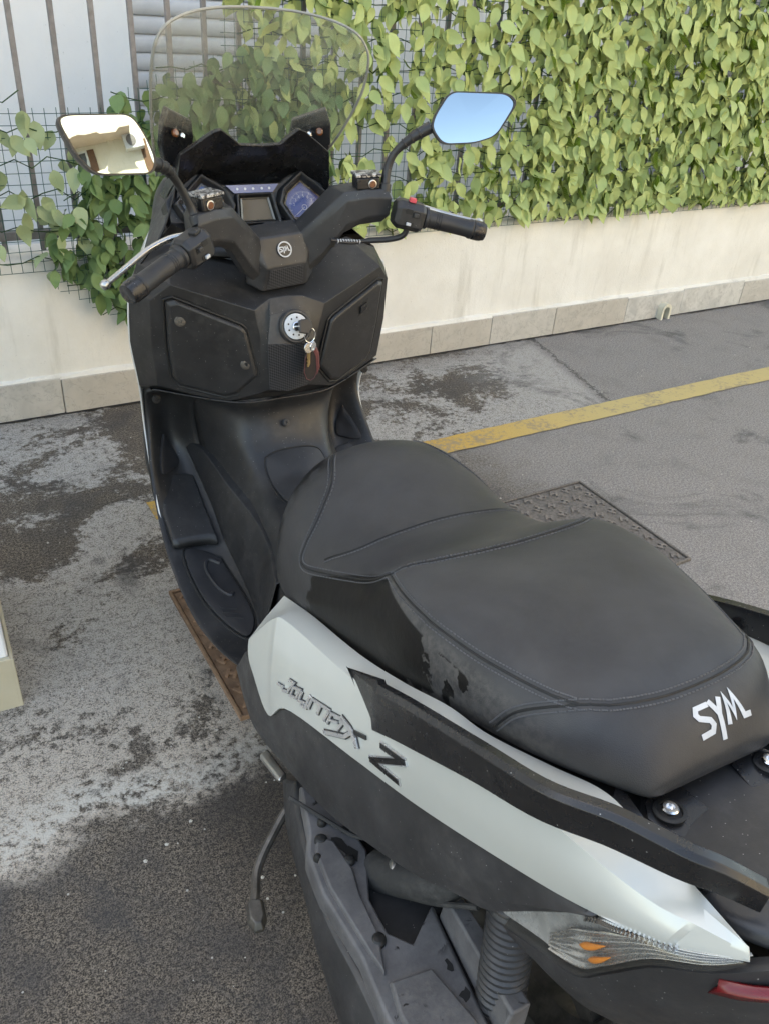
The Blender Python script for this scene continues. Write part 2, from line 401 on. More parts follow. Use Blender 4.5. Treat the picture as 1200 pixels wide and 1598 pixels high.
def mat_plaster(name, a, b, bs=140, bd=.003, stain=(.45, .42, .36), drip=.25):
    k = NT(name); p = k.pos(); x = k.xyz(p)
    n = k.noise(p, 3, 6, .65); base = k.mix(k.smooth(n, .3, .7), a, b)
    cmb = k.n('CombineXYZ'); k.l(k.math('MULTIPLY', x[0], 9), cmb.inputs[0]); k.l(k.math('MULTIPLY', x[1], 9), cmb.inputs[1]); k.l(k.math('MULTIPLY', x[2], 1.3), cmb.inputs[2])
    st = k.math('MULTIPLY', k.smooth(k.noise(cmb.outputs[0], 1.2, 5, .65), .52, .75), drip)
    base = k.mix(st, base, stain)
    sp = k.math('MULTIPLY', k.smooth(k.noise(p, 75, 4, .7), .66, .70), .35); base = k.mix(sp, base, tuple(c*.7 for c in stain))
    k.l(base, k.b.inputs['Base Color']); k.b.inputs['Roughness'].default_value = .9; k.b.inputs['Specular IOR Level'].default_value = .25
    h = k.math('ADD', k.noise(p, bs, 4, .6), k.math('MULTIPLY', k.noise(p, 12, 3), .6)); k.bump(h, .6, bd); return k.m
def mat_stone():
    k = NT('plinth_stone'); p = k.pos(); oi = k.n('ObjectInfo')
    n = k.noise(p, 9, 6, .65, .8); base = k.mix(k.smooth(n, .3, .7), (.40, .385, .36), (.56, .54, .50))
    base = k.mix(k.smooth(oi.outputs['Random'], 0, 1, 0, .75), base, (.42, .375, .315))
    base = k.mix(k.smooth(k.noise(p, 28, 6, .7, .6), .50, .68, 0, .55), base, (.30, .285, .26))
    ve = k.smooth(k.math('ABSOLUTE', k.math('SUBTRACT', k.noise(p, 6, 5, .6, 1.5), .5)), .0, .012, .35, 0)
    base = k.mix(ve, base, (.2, .19, .18)); k.l(base, k.b.inputs['Base Color']); k.b.inputs['Roughness'].default_value = .6
    k.bump(k.noise(p, 30, 5, .6), .4, .002); return k.m
def mat_leaf(name, a, b, under):
    k = NT(name); g = k.n('NewGeometry'); rnd = k.math('FRACT', k.math('ADD', g.outputs['Random Per Island'], k.n('ObjectInfo').outputs['Random']))
    uv = k.xyz(k.n('TexCoord').outputs['UV'])
    au = k.math('ABSOLUTE', k.math('SUBTRACT', uv[0], .5))
    vein = k.smooth(k.math('SINE', k.math('MULTIPLY', k.math('SUBTRACT', uv[1], k.math('MULTIPLY', au, .55)), 52)), .55, 1)
    mid = k.smooth(au, .035, .0); vein = k.math('MAXIMUM', k.math('MULTIPLY', vein, .55), mid)
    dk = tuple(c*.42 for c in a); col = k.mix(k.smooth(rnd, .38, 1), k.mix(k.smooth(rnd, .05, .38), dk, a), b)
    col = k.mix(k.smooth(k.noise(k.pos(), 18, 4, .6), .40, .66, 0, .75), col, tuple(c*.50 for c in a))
    col = k.mix(k.math('MULTIPLY', vein, .45), col, under)
    col = k.mix(g.outputs['Backfacing'], col, under)
    k.l(col, k.b.inputs['Base Color']); k.b.inputs['Roughness'].default_value = .48; k.b.inputs['Specular IOR Level'].default_value = .35
    tr = k.n('BsdfTranslucent'); k.l(col, tr.inputs[0]); ms = k.n('MixShader'); ms.inputs[0].default_value = .18
    k.l(k.b.outputs[0], ms.inputs[1]); k.l(tr.outputs[0], ms.inputs[2]); k.l(ms.outputs[0], k.out.inputs[0]); k.bump(vein, .3, .002)
    return k.m
def mat_rust(g_=1.0):
    k = NT('cast_iron'); p = k.pos(); x = k.xyz(p)
    n = k.noise(p, 14, 6, .7); f = k.noise(p, 120, 4, .7)
    base = k.mix(k.smooth(n, .35, .65), tuple(c*g_ for c in (.150, .085, .050)), tuple(c*g_ for c in (.250, .150, .090)))
    grey = k.mix(k.smooth(f, .3, .7), tuple(c*g_ for c in (.085, .073, .064)), tuple(c*g_ for c in (.190, .166, .145)))
    base = k.mix(k.smooth(k.math('ADD', x[0], k.math('MULTIPLY', k.math('SUBTRACT', n, .5), .6)), .1, .55), base, grey)
    base = k.mix(k.smooth(f, .55, .8, 0, .6), base, (.05, .04, .035))
    k.l(base, k.b.inputs['Base Color']); k.b.inputs['Roughness'].default_value = .75; k.bump(f, .6, .002); return k.m
M['ground'] = mat_ground(); M['line'] = mat_yellow(); M['plaster'] = mat_plaster('cream_render', (.68, .65, .59), (.77, .745, .69), drip=.5)
M['housewall'] = mat_plaster('white_house_render', (.80, .80, .79), (.84, .84, .83), 60, .002, (.5, .5, .48), .1)
M['housecream'] = mat_plaster('pale_house_render', (.76, .74, .70), (.80, .78, .74), 60, .002)
M['stone'] = mat_stone(); M['iron'] = mat_rust(); M['ironlight'] = mat_rust(1.25)
M['leafA'] = mat_leaf('pale_artificial_leaf', (.140, .232, .018), (.300, .395, .070), (.45, .53, .21))
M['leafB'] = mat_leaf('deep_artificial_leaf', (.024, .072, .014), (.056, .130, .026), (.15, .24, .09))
M['wire'] = pbr('green_coated_wire', C(.012, .075, .055), .5)
M['bar'] = pbr('grey_painted_bar', C(.20, .185, .18), .6, var=.2, vs=30, bump=(200, .4, .001), dust=.3)
M['shutter'] = pbr('grey_shutter', C(.60, .60, .61), .55, var=.06)
M['shade_slats'] = pbr('shaded_slat_grey', C(.34, .34, .36), .6, var=.1)  # darker grey stands for a shaded area behind the leaves
M['beige'] = mat_plaster('beige_tile', (.46, .40, .28), (.52, .46, .34), 90, .001)
M['pvc'] = pbr('cream_pvc', C(.62, .58, .46), .4, var=.08)
M['facade'] = mat_plaster('sunny_cream_facade', (.80, .74, .58), (.84, .78, .64), 20, .003)
M['facade2'] = mat_plaster('pink_beige_facade', (.62, .52, .43), (.66, .56, .47), 20, .003)
M['tile'] = pbr('terracotta', C(.34, .17, .12), .8, var=.3, vs=3)
M['pane'] = pbr('window_pane', C(.05, .06, .07), .08, coat=1)
M['frame'] = pbr('brown_shutter', C(.16, .08, .04), .6)

# ================================================================== SETTING
mb = MB(); g = [[Vector((x, y, 0)) for x in (-60, -8, -3, 3, 8, 60)] for y in (-60, -8, -3, 3, 8, 60)]
ground = mb.grid(g).build('ground', M['ground']); tag(ground, 'worn grey asphalt yard with pale cement patches', 'asphalt', kind='structure')
TH = math.atan(.0393); EX = Vector((math.cos(TH), math.sin(TH), 0)); EY = Vector((-math.sin(TH), math.cos(TH), 0)); WO = Vector((0, 2.597, 0))
def W(s, off, z): return WO+EX*s+EY*off+Vector((0, 0, z))       # wall frame: along, behind face, up
WR = Matrix.Rotation(TH, 3, 'Z')
# yellow bay line, parallel to the wall, ragged edges
mb = MB(); n = 150; g = []
for i in range(n):
    s = -.215+i*7/(n-1); j1, j2 = random.uniform(-.003, .003), random.uniform(-.003, .003)
    g.append([W(s, -.885+j1, .004), W(s, -.772+j2, .004)])
tag(mb.grid(g).build('yellow_line', M['line'], fix=False), 'worn yellow parking bay line painted on the asphalt', 'painted line', kind='structure')

# manhole cover: a long two-leaf cast cover with stamped pattern
cover = empty('manhole_cover', 'long rusty cast iron cover with stamped studs set in the asphalt under the scooter', 'manhole cover', (.53, 1.12, 0))
def CP(u, v, z): return Vector((-.227, .80, 0))+EX*u+EY*v+Vector((0, 0, z))-Vector((.53, 1.12, 0))
CL, CW = 1.51, .53
mb = MB()
for (u0, v0, u1, v1) in ((0, 0, CL, .008), (0, CW-.008, CL, CW), (0, .008, .008, CW-.008), (CL-.008, .008, CL, CW-.008)):
    mb.prism([CP(u0, v0, -.02), CP(u1, v0, -.02), CP(u1, v1, -.02), CP(u0, v1, -.02)], (0, 0, .031))
mb.build('frame', M['iron'], cover, bevel=.002)
for k in range(2):
    u0, u1 = .011+k*(CL/2-.007), CL/2-.003+k*(CL/2-.008)
    mb = MB(); mb.prism([CP(u0, .011, -.02), CP(u1, .011, -.02), CP(u1, CW-.011, -.02), CP(u0, CW-.011, -.02)], (0, 0, .0255)); pl = mb.build('plate', M['iron'], cover, bevel=.002)
    mb = MB(); rows = 9; n = 13
    def glyph(u, v, a, sz):
        ca, sa = math.cos(a), math.sin(a)
        for (x0, y0, x1, y1) in ((-.5, -.5, -.22, .5), (.22, -.5, .5, .5), (-.22, -.14, .22, .14)):
            q = [(x0, y0), (x1, y0), (x1, y1), (x0, y1)]
            mb.prism([CP(u+(ca*a_-sa*b_)*sz, v+(sa*a_+ca*b_)*sz, .005) for a_, b_ in q], (0, 0, .006))
    for i in range(n):
        for j in range(rows):
            if j == 4 and 3 < i < 11: continue
            glyph(u0+.026+i*(u1-u0-.052)/(n-1), .036+j*(CW-.072)/(rows-1), R(35 if (i+j) % 2 else -35), .027)
    ring = [(math.cos(a*math.pi/6), math.sin(a*math.pi/6)) for a in range(13)]
    for i in range(9):      # row of cast rings and bars where the foundry lettering sits
        cu = u0+.22+i*.042; cv = .036+4*(CW-.072)/(rows-1)
        mb.ribbon([(cu+x*.011, cv+y*.013) for x, y in ring[:9+i % 4]], .006, lambda a, b, h: CP(a, b, .005+h), .005)
    mb.build('raised_pattern', M['ironlight'], pl, smooth=False, fix=False)['kind'] = 'stuff'

# low wall
wall = empty('low_wall', 'low cream rendered wall with stone plinth along the yard', 'wall', WO)
def wl(v): return Vector(v)-WO
def wbox(s0, s1, o0, o1, z0, z1, mb): return mb.prism([wl(W(s0, o0, z0)), wl(W(s1, o0, z0)), wl(W(s1, o1, z0)), wl(W(s0, o1, z0))], (0, 0, z1-z0))
mb = MB(); g = []
prof = [(.0, .0), (.0, .30), (.002, .56), (.012, .578), (.03, .585), (.20, .585), (.21, .57), (.21, 0)]
ss = [-4+i*.25 for i in range(57)]
for s in ss: g.append([wl(W(s, o, z)) for o, z in prof])
mb.grid(g).build('render_face', M['plaster'], wall, ang=50)
s = -4.1; random.seed(3)
while s < 9.5:
    ln = random.uniform(.24, .52); gap = .0025
    h = .14+random.uniform(-.006, .006); d = -.017-random.uniform(0, .006)
    mb = MB(); wbox(s, s+ln-gap, d, .004, -.01, h, mb); mb.build('plinth_slab', M['stone'], wall, bevel=.003); s += ln
mb = MB(); g = []
for i in range(220):          # mortar fillet on top of the plinth, ragged
    s = -4+i*.062; a = random.uniform(-.004, .004)
    g.append([wl(W(s, -.017+a*.5, .137)), wl(W(s, -.012+a, .150+a)), wl(W(s, .003, .156+random.uniform(-.004, .006)))])
mb.grid(g).build('mortar_fillet', M['plaster'], wall)

mb = MB(); g = []
for i in range(420):
    s = -4+i*.032; g.append([wl(W(s, -.026-random.uniform(.002, .016), .0035)), wl(W(s, -.010, .0035))])
mb.grid(g).build('base_joint', M['deep'], wall, fix=False)
# drain outlet at the foot of the wall
dr = empty('drain_pipe', 'short cream plastic drain outlet at the foot of the wall', 'pipe', W(2.90, -.03, 0))
mb = MB(); arch = [(-.034, -.005), (-.034, .055)]+[(.034*math.cos(math.pi-a*math.pi/10), .055+.034*math.sin(math.pi-a*math.pi/10)) for a in range(1, 10)]+[(.034, .055), (.034, -.005)]
inn = [(x*.62, z*.62 if z < 0 else (.055*.9+(z-.055)*.62 if z > .056 else z*.9)) for x, z in arch]
rows = []
for y in (-.030, .014):
    rows.append([EX*x+EY*y+Vector((0, 0, z)) for x, z in arch]); rows.append([EX*x+EY*y+Vector((0, 0, z)) for x, z in inn])
n = len(arch)
mb.grid([rows[1], rows[0], rows[2]]); mb.grid([rows[3], rows[1]]).build('outlet_hood', M['pvc'], dr, ang=40)
mb = MB(); mb.prism([p+EY*-.012 for p in rows[3]], EY*.002).build('dark_bore', M['deep'], dr)

# metal fence on the wall
fence = empty('metal_fence', 'grey metal fence of square bars standing on the low wall behind the ivy screens', 'fence', W(0, .06, .585))
fo = W(0, .06, .585)
random.seed(5)
for i in range(-24, 62):
    s = -.277+.1262*i*.9915
    if s < -3 or s > 7: continue
    mb = MB(); mb.prism([W(s-.0085, .05, .60)-fo, W(s+.0085, .05, .60)-fo, W(s+.0085, .067, .60)-fo, W(s-.0085, .067, .60)-fo], (0, 0, 1.15)).build('bar', M['bar'], fence, bevel=.002)
for z in (.640, 1.70):
    mb = MB(); mb.prism([W(-3.1, .045, z)-fo, W(7.1, .045, z)-fo, W(7.1, .076, z)-fo, W(-3.1, .076, z)-fo], (0, 0, .03)).build('rail', M['bar'], fence, bevel=.002)
for s in (-2.6, -.9, .8, 2.5, 4.2, 5.9):
    mb = MB(); mb.prism([W(s-.012, .042, .57)-fo, W(s+.012, .042, .57)-fo, W(s+.012, .078, .57)-fo, W(s-.012, .078, .57)-fo], (0, 0, .08)).build('post_foot', M['bar'], fence)

# --- ivy screens
def leaf_mesh(name, mat, seed, L=1.0):
    rnd = random.Random(seed); prof = [(0, .02), (.10, .19), (.28, .29), (.5, .275), (.72, .185), (.88, .08), (1.0, .004)]
    v = []; uv = []; f = []
    droop = rnd.uniform(.05, .28); fold = rnd.uniform(.10, .35); tw = rnd.uniform(-.2, .2)
    for t, wd in prof:
        z = -t; y0 = -droop*t*t+.06*math.sin(t*6+seed)
        for sd in (-1, 0, 1):
            wob = 1+rnd.uniform(-.08, .08)
            v.append((sd*wd*wob, y0-(fold*wd if sd else 0)+tw*sd*wd*t, z)); uv.append((.5+sd*.5*wd/.33, t))
    for i in range(len(prof)-1):
        for j in (0, 1): f.append((i*3+j, i*3+j+1, i*3+j+4, i*3+j+3))
    me = bpy.data.meshes.new(name); me.from_pydata(v, [], f); ul = me.uv_layers.new(name='UVMap')
    for lp in me.loops: ul.data[lp.index].uv = uv[lp.vertex_index]
    me.polygons.foreach_set('use_smooth', [True]*len(me.polygons)); me.materials.append(mat); return me
def leaf_matrix(s, off, z, size, rnd, spread=1.0):
    m = Matrix.Rotation(TH, 4, 'Z') @ Matrix.Rotation(rnd.gauss(0, .65)*spread, 4, 'Z') @ Matrix.Rotation(rnd.gauss(0, .48)*spread, 4, 'Y') @ Matrix.Rotation(rnd.gauss(.15, .45), 4, 'X')
    return Matrix.Translation(W(s, off, z)) @ m @ Matrix.Scale(size, 4)
def in_poly(p, poly):
    c = False; n = len(poly)
    for i in range(n):
        (x1, y1), (x2, y2) = poly[i], poly[i-1]
        if (y1 > p[1]) != (y2 > p[1]) and p[0] < (x2-x1)*(p[1]-y1)/(y2-y1)+x1: c = not c
    return c
def wire_panel(mb, poly, step, off, o, rnd):
    ss = [p[0] for p in poly]; zs = [p[1] for p in poly]
    def run(a, b, f):
        t = a; on = None
        while t <= b:
            ins = in_poly(f(t), poly)
            if ins and on is None: on = t
            if on is not None and (not ins or t+.02 > b):
                q = []
                for i in range(8):
                    u = on+(t-on)*i/7; s_, z_ = f(u); q.append(W(s_+rnd.uniform(-.0015, .0015), off(s_, z_), z_+rnd.uniform(-.0015, .0015))-o)
                mb.tube(q, .00115, 4, cap=False); on = None
            t += .02
    s = min(ss)
    while s <= max(ss): run(min(zs), max(zs), lambda t, s=s: (s, t)); s += step
    z = min(zs)
    while z <= max(zs): run(min(ss), max(ss), lambda t, z=z: (t, z)); z += step
def ivy(name, label, origin, cands, mat, nkeep, poly, offf, seed, step=.036):
    rnd = random.Random(seed); root = empty(name, label, 'ivy screen', origin)
    meshes = [leaf_mesh('leaf', mat, seed*10+i) for i in range(6)]
    o = Vector(origin); cands.sort(key=lambda c: c[4])          # nearest to the camera first
    mb = MB(); uvs = []
    joined = bmesh.new(); uvl = joined.loops.layers.uv.new('UVMap')
    for i, (s, off, z, size, _) in enumerate(cands):
        m = leaf_matrix(s, off, z, size, rnd); me = rnd.choice(meshes)
        if i < nkeep:
            ob = bpy.data.objects.new('leaf', me); COL.objects.link(ob); ob.parent = root; ob.matrix_local = Matrix.Translation(-o) @ m
        else:
            mm = Matrix.Translation(-o) @ m; vs = [joined.verts.new(mm @ v.co) for v in me.vertices]
            ud = me.uv_layers[0].data
            for p in me.polygons:
                fc = joined.faces.new([vs[k] for k in p.vertices]); fc.smooth = True
                for lp, li in zip(fc.loops, p.loop_indices): lp[uvl].uv = ud[li].uv
    if len(cands) > nkeep:
        me = bpy.data.meshes.new('leaf_mass'); joined.to_mesh(me); me.materials.append(mat)
        ob = bpy.data.objects.new('leaf_mass', me); COL.objects.link(ob); ob.parent = root; ob['kind'] = 'stuff'
    joined.free()
    mb = MB(); wire_panel(mb, poly, step, offf, o, rnd); ob = mb.build('wire_mesh', M['wire'], root, fix=False)
    mb = MB()                                               # garland stems woven along the rows
    zs = sorted(set(round(c[2], 1) for c in cands))
    for z in zs:
        ss_ = [c[0] for c in cands if abs(c[2]-z) < .06]
        if len(ss_) < 9: continue
        a, b = min(ss_), max(ss_); n = max(4, int((b-a)/.05))
        mb.tube([W(a+(b-a)*k/n, offf(a, z)-.008+rnd.uniform(-.006, .006), z+rnd.uniform(-.02, .02))-o for k in range(n+1)], .002, 5, cap=False)
    mb.build('garland_stem', M['leafB'], root, fix=False)
    return root
camp = Vector((-.66, -.53, 1.47))
def cand(s, off, z, size): return (s, off, z, size, (W(s, off, z)-camp).length)
rnd = random.Random(11); cs = []
# main pale screen
row = .60
while row < 1.60:
    s = .45
    while s < 4.6:
        z = row+rnd.gauss(0, .016)
        dense = .92 if s < 1.9 else 1.15
        if .55 < s < 1.0: dense = 1.05
        if .9 < s < 1.15 and .72 < z < .98: dense = .35
        if z < .72: dense = .92
        # clumps along the garland
        cl = .5+.5*math.sin(s*31+row*57)+.35*math.sin(s*13-row*23)
        if s > .36+max(0, (1.0-z))*.25 and rnd.random() < dense*(.42+.58*min(1, max(.25, cl))):
            for _ in range(rnd.choice((1, 2, 3, 4)) if s < 1.75 else rnd.choice((3, 4, 5, 6))):
                zz = z+rnd.gauss(0, .018)+.040
                if zz < .64: zz = .64+rnd.random()*.03
                cs.append(cand(s+rnd.gauss(0, .012), -.028+rnd.gauss(0, .024)-.012*(rnd.random() < .3), zz, rnd.uniform(.056, .092)))
        s += rnd.uniform(.024, .045)
    row += .066
for i in range(2600):                         # inner layer of leaves close to the mesh
    s, z = rnd.uniform(.48, 4.7), rnd.uniform(.66, 1.66)
    if rnd.random() < (.45 if s < 1.5 else .60 if s < 1.8 else .95) and not (.9 < s < 1.15 and .72 < z < .98): cs.append(cand(s, -.004+rnd.gauss(0, .008), z, rnd.uniform(.055, .085)))
ivy('ivy_screen', 'long pale yellow-green artificial ivy screen on green wire mesh tied to the fence', W(.4, -.03, .60), cs, M['leafA'], 300,
    [(.40, .575), (5.0, .575), (5.0, 1.66), (.36, 1.66)], lambda s, z: -.012+.004*math.sin(s*5+z*3), 2)
# bunched dark end of a second screen hanging over the wall
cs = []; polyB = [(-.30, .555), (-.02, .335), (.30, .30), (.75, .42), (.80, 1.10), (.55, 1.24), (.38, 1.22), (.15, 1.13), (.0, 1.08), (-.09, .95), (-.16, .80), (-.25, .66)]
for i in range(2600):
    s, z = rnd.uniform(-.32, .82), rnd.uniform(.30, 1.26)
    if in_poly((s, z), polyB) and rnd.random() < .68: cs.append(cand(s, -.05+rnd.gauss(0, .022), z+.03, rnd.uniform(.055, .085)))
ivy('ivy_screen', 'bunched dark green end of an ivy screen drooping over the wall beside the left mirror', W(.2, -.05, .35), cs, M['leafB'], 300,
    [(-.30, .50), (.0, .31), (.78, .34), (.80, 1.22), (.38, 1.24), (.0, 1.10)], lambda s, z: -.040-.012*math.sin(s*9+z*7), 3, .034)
cs = []
row = .58
while row < 1.05:
    s = -1.6
    while s < -.13:
        z = row+rnd.gauss(0, .02); cl = .5+.5*math.sin(s*23+row*37)
        if rnd.random() < .42+.55*cl and not (-.30 < s < -.10 and z > .93 and rnd.random() < .6) and s < -.02-(1.0-z)*.25:
            for _ in range(rnd.choice((1, 2, 2))): cs.append(cand(s+rnd.gauss(0, .015), -.035+rnd.gauss(0, .016), z+.04+rnd.gauss(0, .02), rnd.uniform(.058, .09)))
        s += rnd.uniform(.03, .055)
    row += .085
M['leafC'] = mat_leaf('mid_artificial_leaf', (.12, .175, .040), (.20, .255, .075), (.36, .43, .23))
ivy('ivy_screen', 'short mid-green ivy screen with bare mesh edge on the fence beside the white house wall', W(-.6, -.03, .58), cs, M['leafC'], 300,
    [(-1.7, .545), (-.05, .545), (.02, 1.078), (-1.7, 1.078)], lambda s, z: -.016, 4)

# added pale strip, out of view, bouncing light onto the house wall
mb = MB(); mb.grid([[W(-12, .22, .006), W(14, .22, .006)], [W(-12, 1.2, .006), W(14, 1.2, .006)]])
tag(mb.build('bounce_strip', M['housecream']), 'added pale strip bouncing light onto the house wall behind the fence', 'bounce_strip', kind='structure')
# house behind the fence
HO = W(0, .95, 0)
house = empty('house', 'tall pale house with grey roller shutters close behind the fence', 'house', HO)
def hbox(s0, s1, o0, o1, z0, z1, mb): return mb.prism([W(s0, o0, z0)-HO, W(s1, o0, z0)-HO, W(s1, o1, z0)-HO, W(s0, o1, z0)-HO], (0, 0, z1-z0))
mb = MB(); hbox(-9, .33, .86, 8, -.2, 9, mb).build('white_wall', M['housewall'], house)
mb = MB(); hbox(.33, 1.30, 1.05, 8, -.2, 9, mb); hbox(.33, 1.30, .95, 1.05, 2.2, 9, mb); hbox(.33, 1.30, .95, 1.05, -.2, .30, mb).build('recess_wall', M['housecream'], house)
mb = MB(); hbox(1.30, 3.05, .95, 8, -.2, 9, mb).build('pale_wall', M['housecream'], house)
mb = MB(); hbox(3.05, 4.4, 1.12, 8, -.2, 9, mb); hbox(3.05, 4.4, .95, 1.12, 2.3, 9, mb).build('recess_wall', M['housecream'], house)
mb = MB(); hbox(4.4, 14, .95, 8, -.2, 9, mb).build('pale_wall', M['housecream'], house)
def slat_mesh(s0, s1, off, h):
    m_ = MB(); rows = []
    for s in (s0, s1): rows.append([EX*s+EY*(off-d)+Vector((0, 0, z)) for d, z in ((0, 0), (.010, .004), (.016, h*.35), (.014, h*.7), (.004, h*.93), (-.008, h))])
    return m_.grid(rows)
sh = None
for k in range(27):
    z = .31+k*.070
    if sh is None: sh = slat_mesh(.345, 1.285, .05, .070).build('shutter_slat', M['shutter'], house, ang=60); sh.location = (0, 0, z); o = sh
    else: o = sh.copy(); COL.objects.link(o); o.location = (0, 0, z)
sh = None
for k in range(20):  # added slats; their grey stands in for shade behind the ivy
    z = .31+k*.100
    if sh is None: sh = slat_mesh(3.06, 4.39, .10, .100).build('shutter_slat', M['shade_slats'], house, ang=60); sh.location = (0, 0, z); o = sh
    else: o = sh.copy(); COL.objects.link(o); o.location = (0, 0, z)
mb = MB(); hbox(-9.3, 14.3, .6, 8.3, 9, 9.15, mb).build('roof_edge', M['housecream'], house, bevel=.01)
for s0 in (-5, -2, 5.5, 8.5):
    mb = MB(); hbox(s0, s0+1.1, .85 if s0 < 0 else .94, 1.0, 3.2, 4.9, mb).build('upper_shutter', M['shutter'], house, bevel=.01)

# gate pillar at the left
PO = Vector((-.671, 1.065, 0))
pil = empty('pillar', 'white rendered pillar on a beige tiled base at the yard edge', 'pillar', PO)
mb = MB(); mb.prism([(-.40, .004, 0), (-.003, .004, 0), (-.003, .45, 0), (-.40, .45, 0)], (0, 0, 1.9)).build('shaft', M['housewall'], pil, bevel=.006)
for k in range(2):
    mb = MB(); mb.prism([(-.40+k*.20, -.010, -.01), (-.202+k*.202, -.010, -.01), (-.202+k*.202, .003, -.01), (-.40+k*.20, .003, -.01)], (0, 0, .155)).build('base_tile', M['beige'], pil, bevel=.002)
mb = MB(); mb.prism([(-.002, -.010, -.01), (.006, -.010, -.01), (.006, .46, -.01), (-.002, .46, -.01)], (0, 0, .153)).build('base_tile', M['beige'], pil, bevel=.002)
mb = MB(); mb.prism([(-.43, -.03, 1.9), (.03, -.03, 1.9), (.03, .48, 1.9), (-.43, .48, 1.9)], (0, 0, .06)).build('cap', M['housewall'], pil, bevel=.008)

# grit on the asphalt
mb = MB(); rnd = random.Random(21)
for i in range(420):
    x, y = rnd.uniform(-1.2, 3.2), rnd.uniform(-.1, 2.5); r = rnd.choice((.0015, .002, .002, .003, .0045))
    v = [(x+math.cos(a)*r*rnd.uniform(.7, 1.2), y+math.sin(a)*r*rnd.uniform(.7, 1.2), .0) for a in (0, 1.3, 2.5, 3.8, 5.1)]+[(x, y, r*rnd.uniform(.6, 1.2))]
    mb.add(v, [[0, 1, 5], [1, 2, 5], [2, 3, 5], [3, 4, 5], [4, 0, 5]])
tag(mb.build('grit', M['stone'], smooth=False), 'pale grit scattered over the asphalt', 'grit', kind='stuff')

# --- buildings across the yard (seen in the mirrors)
def building(name, label, pos, yaw, w_, d_, h_, mat, floors, bays, roof, balc, extra=False):
    b = empty(name, label, 'building', pos); b.rotation_euler = (0, 0, yaw)
    mb = MB(); mb.prism([(-w_/2, 0, 0), (w_/2, 0, 0), (w_/2, -d_, 0), (-w_/2, -d_, 0)], (0, 0, h_)).build('wall', mat, b)
    fh = h_/floors; bw = w_/bays
    for fl in range(floors):
        for k in range(bays):
            x = -w_/2+bw*(k+.5); z = fl*fh+fh*.30
            if (k*7+fl*3) % 5 == 0: continue
            mb = MB()
            for (x0, x1, z0, z1) in ((-.52, -.44, 0, 1.4), (.44, .52, 0, 1.4), (-.44, .44, 1.32, 1.4), (-.44, .44, 0, .08), (-.03, .03, .08, 1.32)):
                mb.prism([(x+x0, -.02, z+z0), (x+x1, -.02, z+z0), (x+x1, .06, z+z0), (x+x0, .06, z+z0)], (0, 0, z1-z0))
            wf = mb.build('window', M['white'], b)
            mb = MB(); mb.prism([(x-.44, .0, z+.08), (x+.44, .0, z+.08), (x+.44, .02, z+.08), (x-.44, .02, z+.08)], (0, 0, 1.24)).build('pane', M['pane'], wf)
            for sd in (-1, 1):
                mb = MB(); mb.prism([(x+sd*.53, .0, z), (x+sd*.84, .0, z), (x+sd*.84, .05, z), (x+sd*.53, .05, z)], (0, 0, 1.4)).build('shutter', M['frame'], wf)
    for (fl, x0, x1) in balc:
        z = fl*fh
        mb = MB(); mb.prism([(x0, 0, z-.1), (x1, 0, z-.1), (x1, 1.1, z-.1), (x0, 1.1, z-.1)], (0, 0, .16)); bl = mb.build('balcony', M['facade2'], b)
        mb = MB(); mb.prism([(x0, 1.0, z+.06), (x1, 1.0, z+.06), (x1, 1.1, z+.06), (x0, 1.1, z+.06)], (0, 0, .95))
        mb.prism([(x0, 0.01, z+.06), (x0+.1, 0.01, z+.06), (x0+.1, 1.0, z+.06), (x0, 1.0, z+.06)], (0, 0, .95)).build('parapet', mat, bl)
    if roof:
        mb = MB(); e = .5
        mb.loft([[(-w_/2-e, e, h_), (w_/2+e, e, h_), (w_/2+e, e, h_+.12), (-w_/2-e, e, h_+.12)], [(-w_/2-e, -d_/2, h_+roof), (w_/2+e, -d_/2, h_+roof), (w_/2+e, -d_/2, h_+roof+.12), (-w_/2-e, -d_/2, h_+roof+.12)], [(-w_/2-e, -d_-e, h_), (w_/2+e, -d_-e, h_), (w_/2+e, -d_-e, h_+.12), (-w_/2-e, -d_-e, h_+.12)]])
        rf = mb.build('roof', M['tile'], b, smooth=False)
        nt_ = int((w_+2*e)/.24); mb = MB()
        for i in range(nt_):
            x = -w_/2-e+(i+.5)*.24; mb.tube([(x, e, h_+.13), (x, -d_/2, h_+roof+.13)], .07, 6)
        mb.build('tile_rows', M['tile'], rf)
    else:
        mb = MB(); mb.prism([(-w_/2-.4, .5, h_), (w_/2+.4, .5, h_), (w_/2+.4, -d_-.4, h_), (-w_/2-.4, -d_-.4, h_)], (0, 0, .25)).build('roof_slab', M['facade2'], b)
    if extra:
        mb = MB(); mb.prism([(-.6, .01, 4.15), (.3, .01, 4.15), (.3, .35, 4.15), (-.6, .35, 4.15)], (0, 0, .62)); ac = mb.build('air_conditioner', M['white'], b, bevel=.02)
        mb = MB(); mb.lathe([(.22, 0), (.22, .02), (.05, .03)], (-.25, .35, 4.46), (0, 1, 0), 24).build('fan_grille', M['bar'], ac)
        mb = MB(); mb.tube([(1.2, .05, 0), (1.2, .05, h_)], .05, 10).build('downpipe', M['frame'], b)
    return b
building('apartment_building', 'sunlit cream apartment building with balconies and brown shutters across the yard', (7.0, -5.6, 0), math.atan2(.62, .78), 7.6, 7, 9.6, M['facade'], 4, 4, 0, [(1, -3.7, -1.5), (2, -3.7, -.2), (3, .9, 3.7), (2, 1.6, 3.7)], True)
building('tiled_house', 'low pink-beige house with terracotta roof far behind the yard', (6.6, -17, 0), 0, 9, 6, 6.1, M['facade2'], 2, 4, 1.8, [])

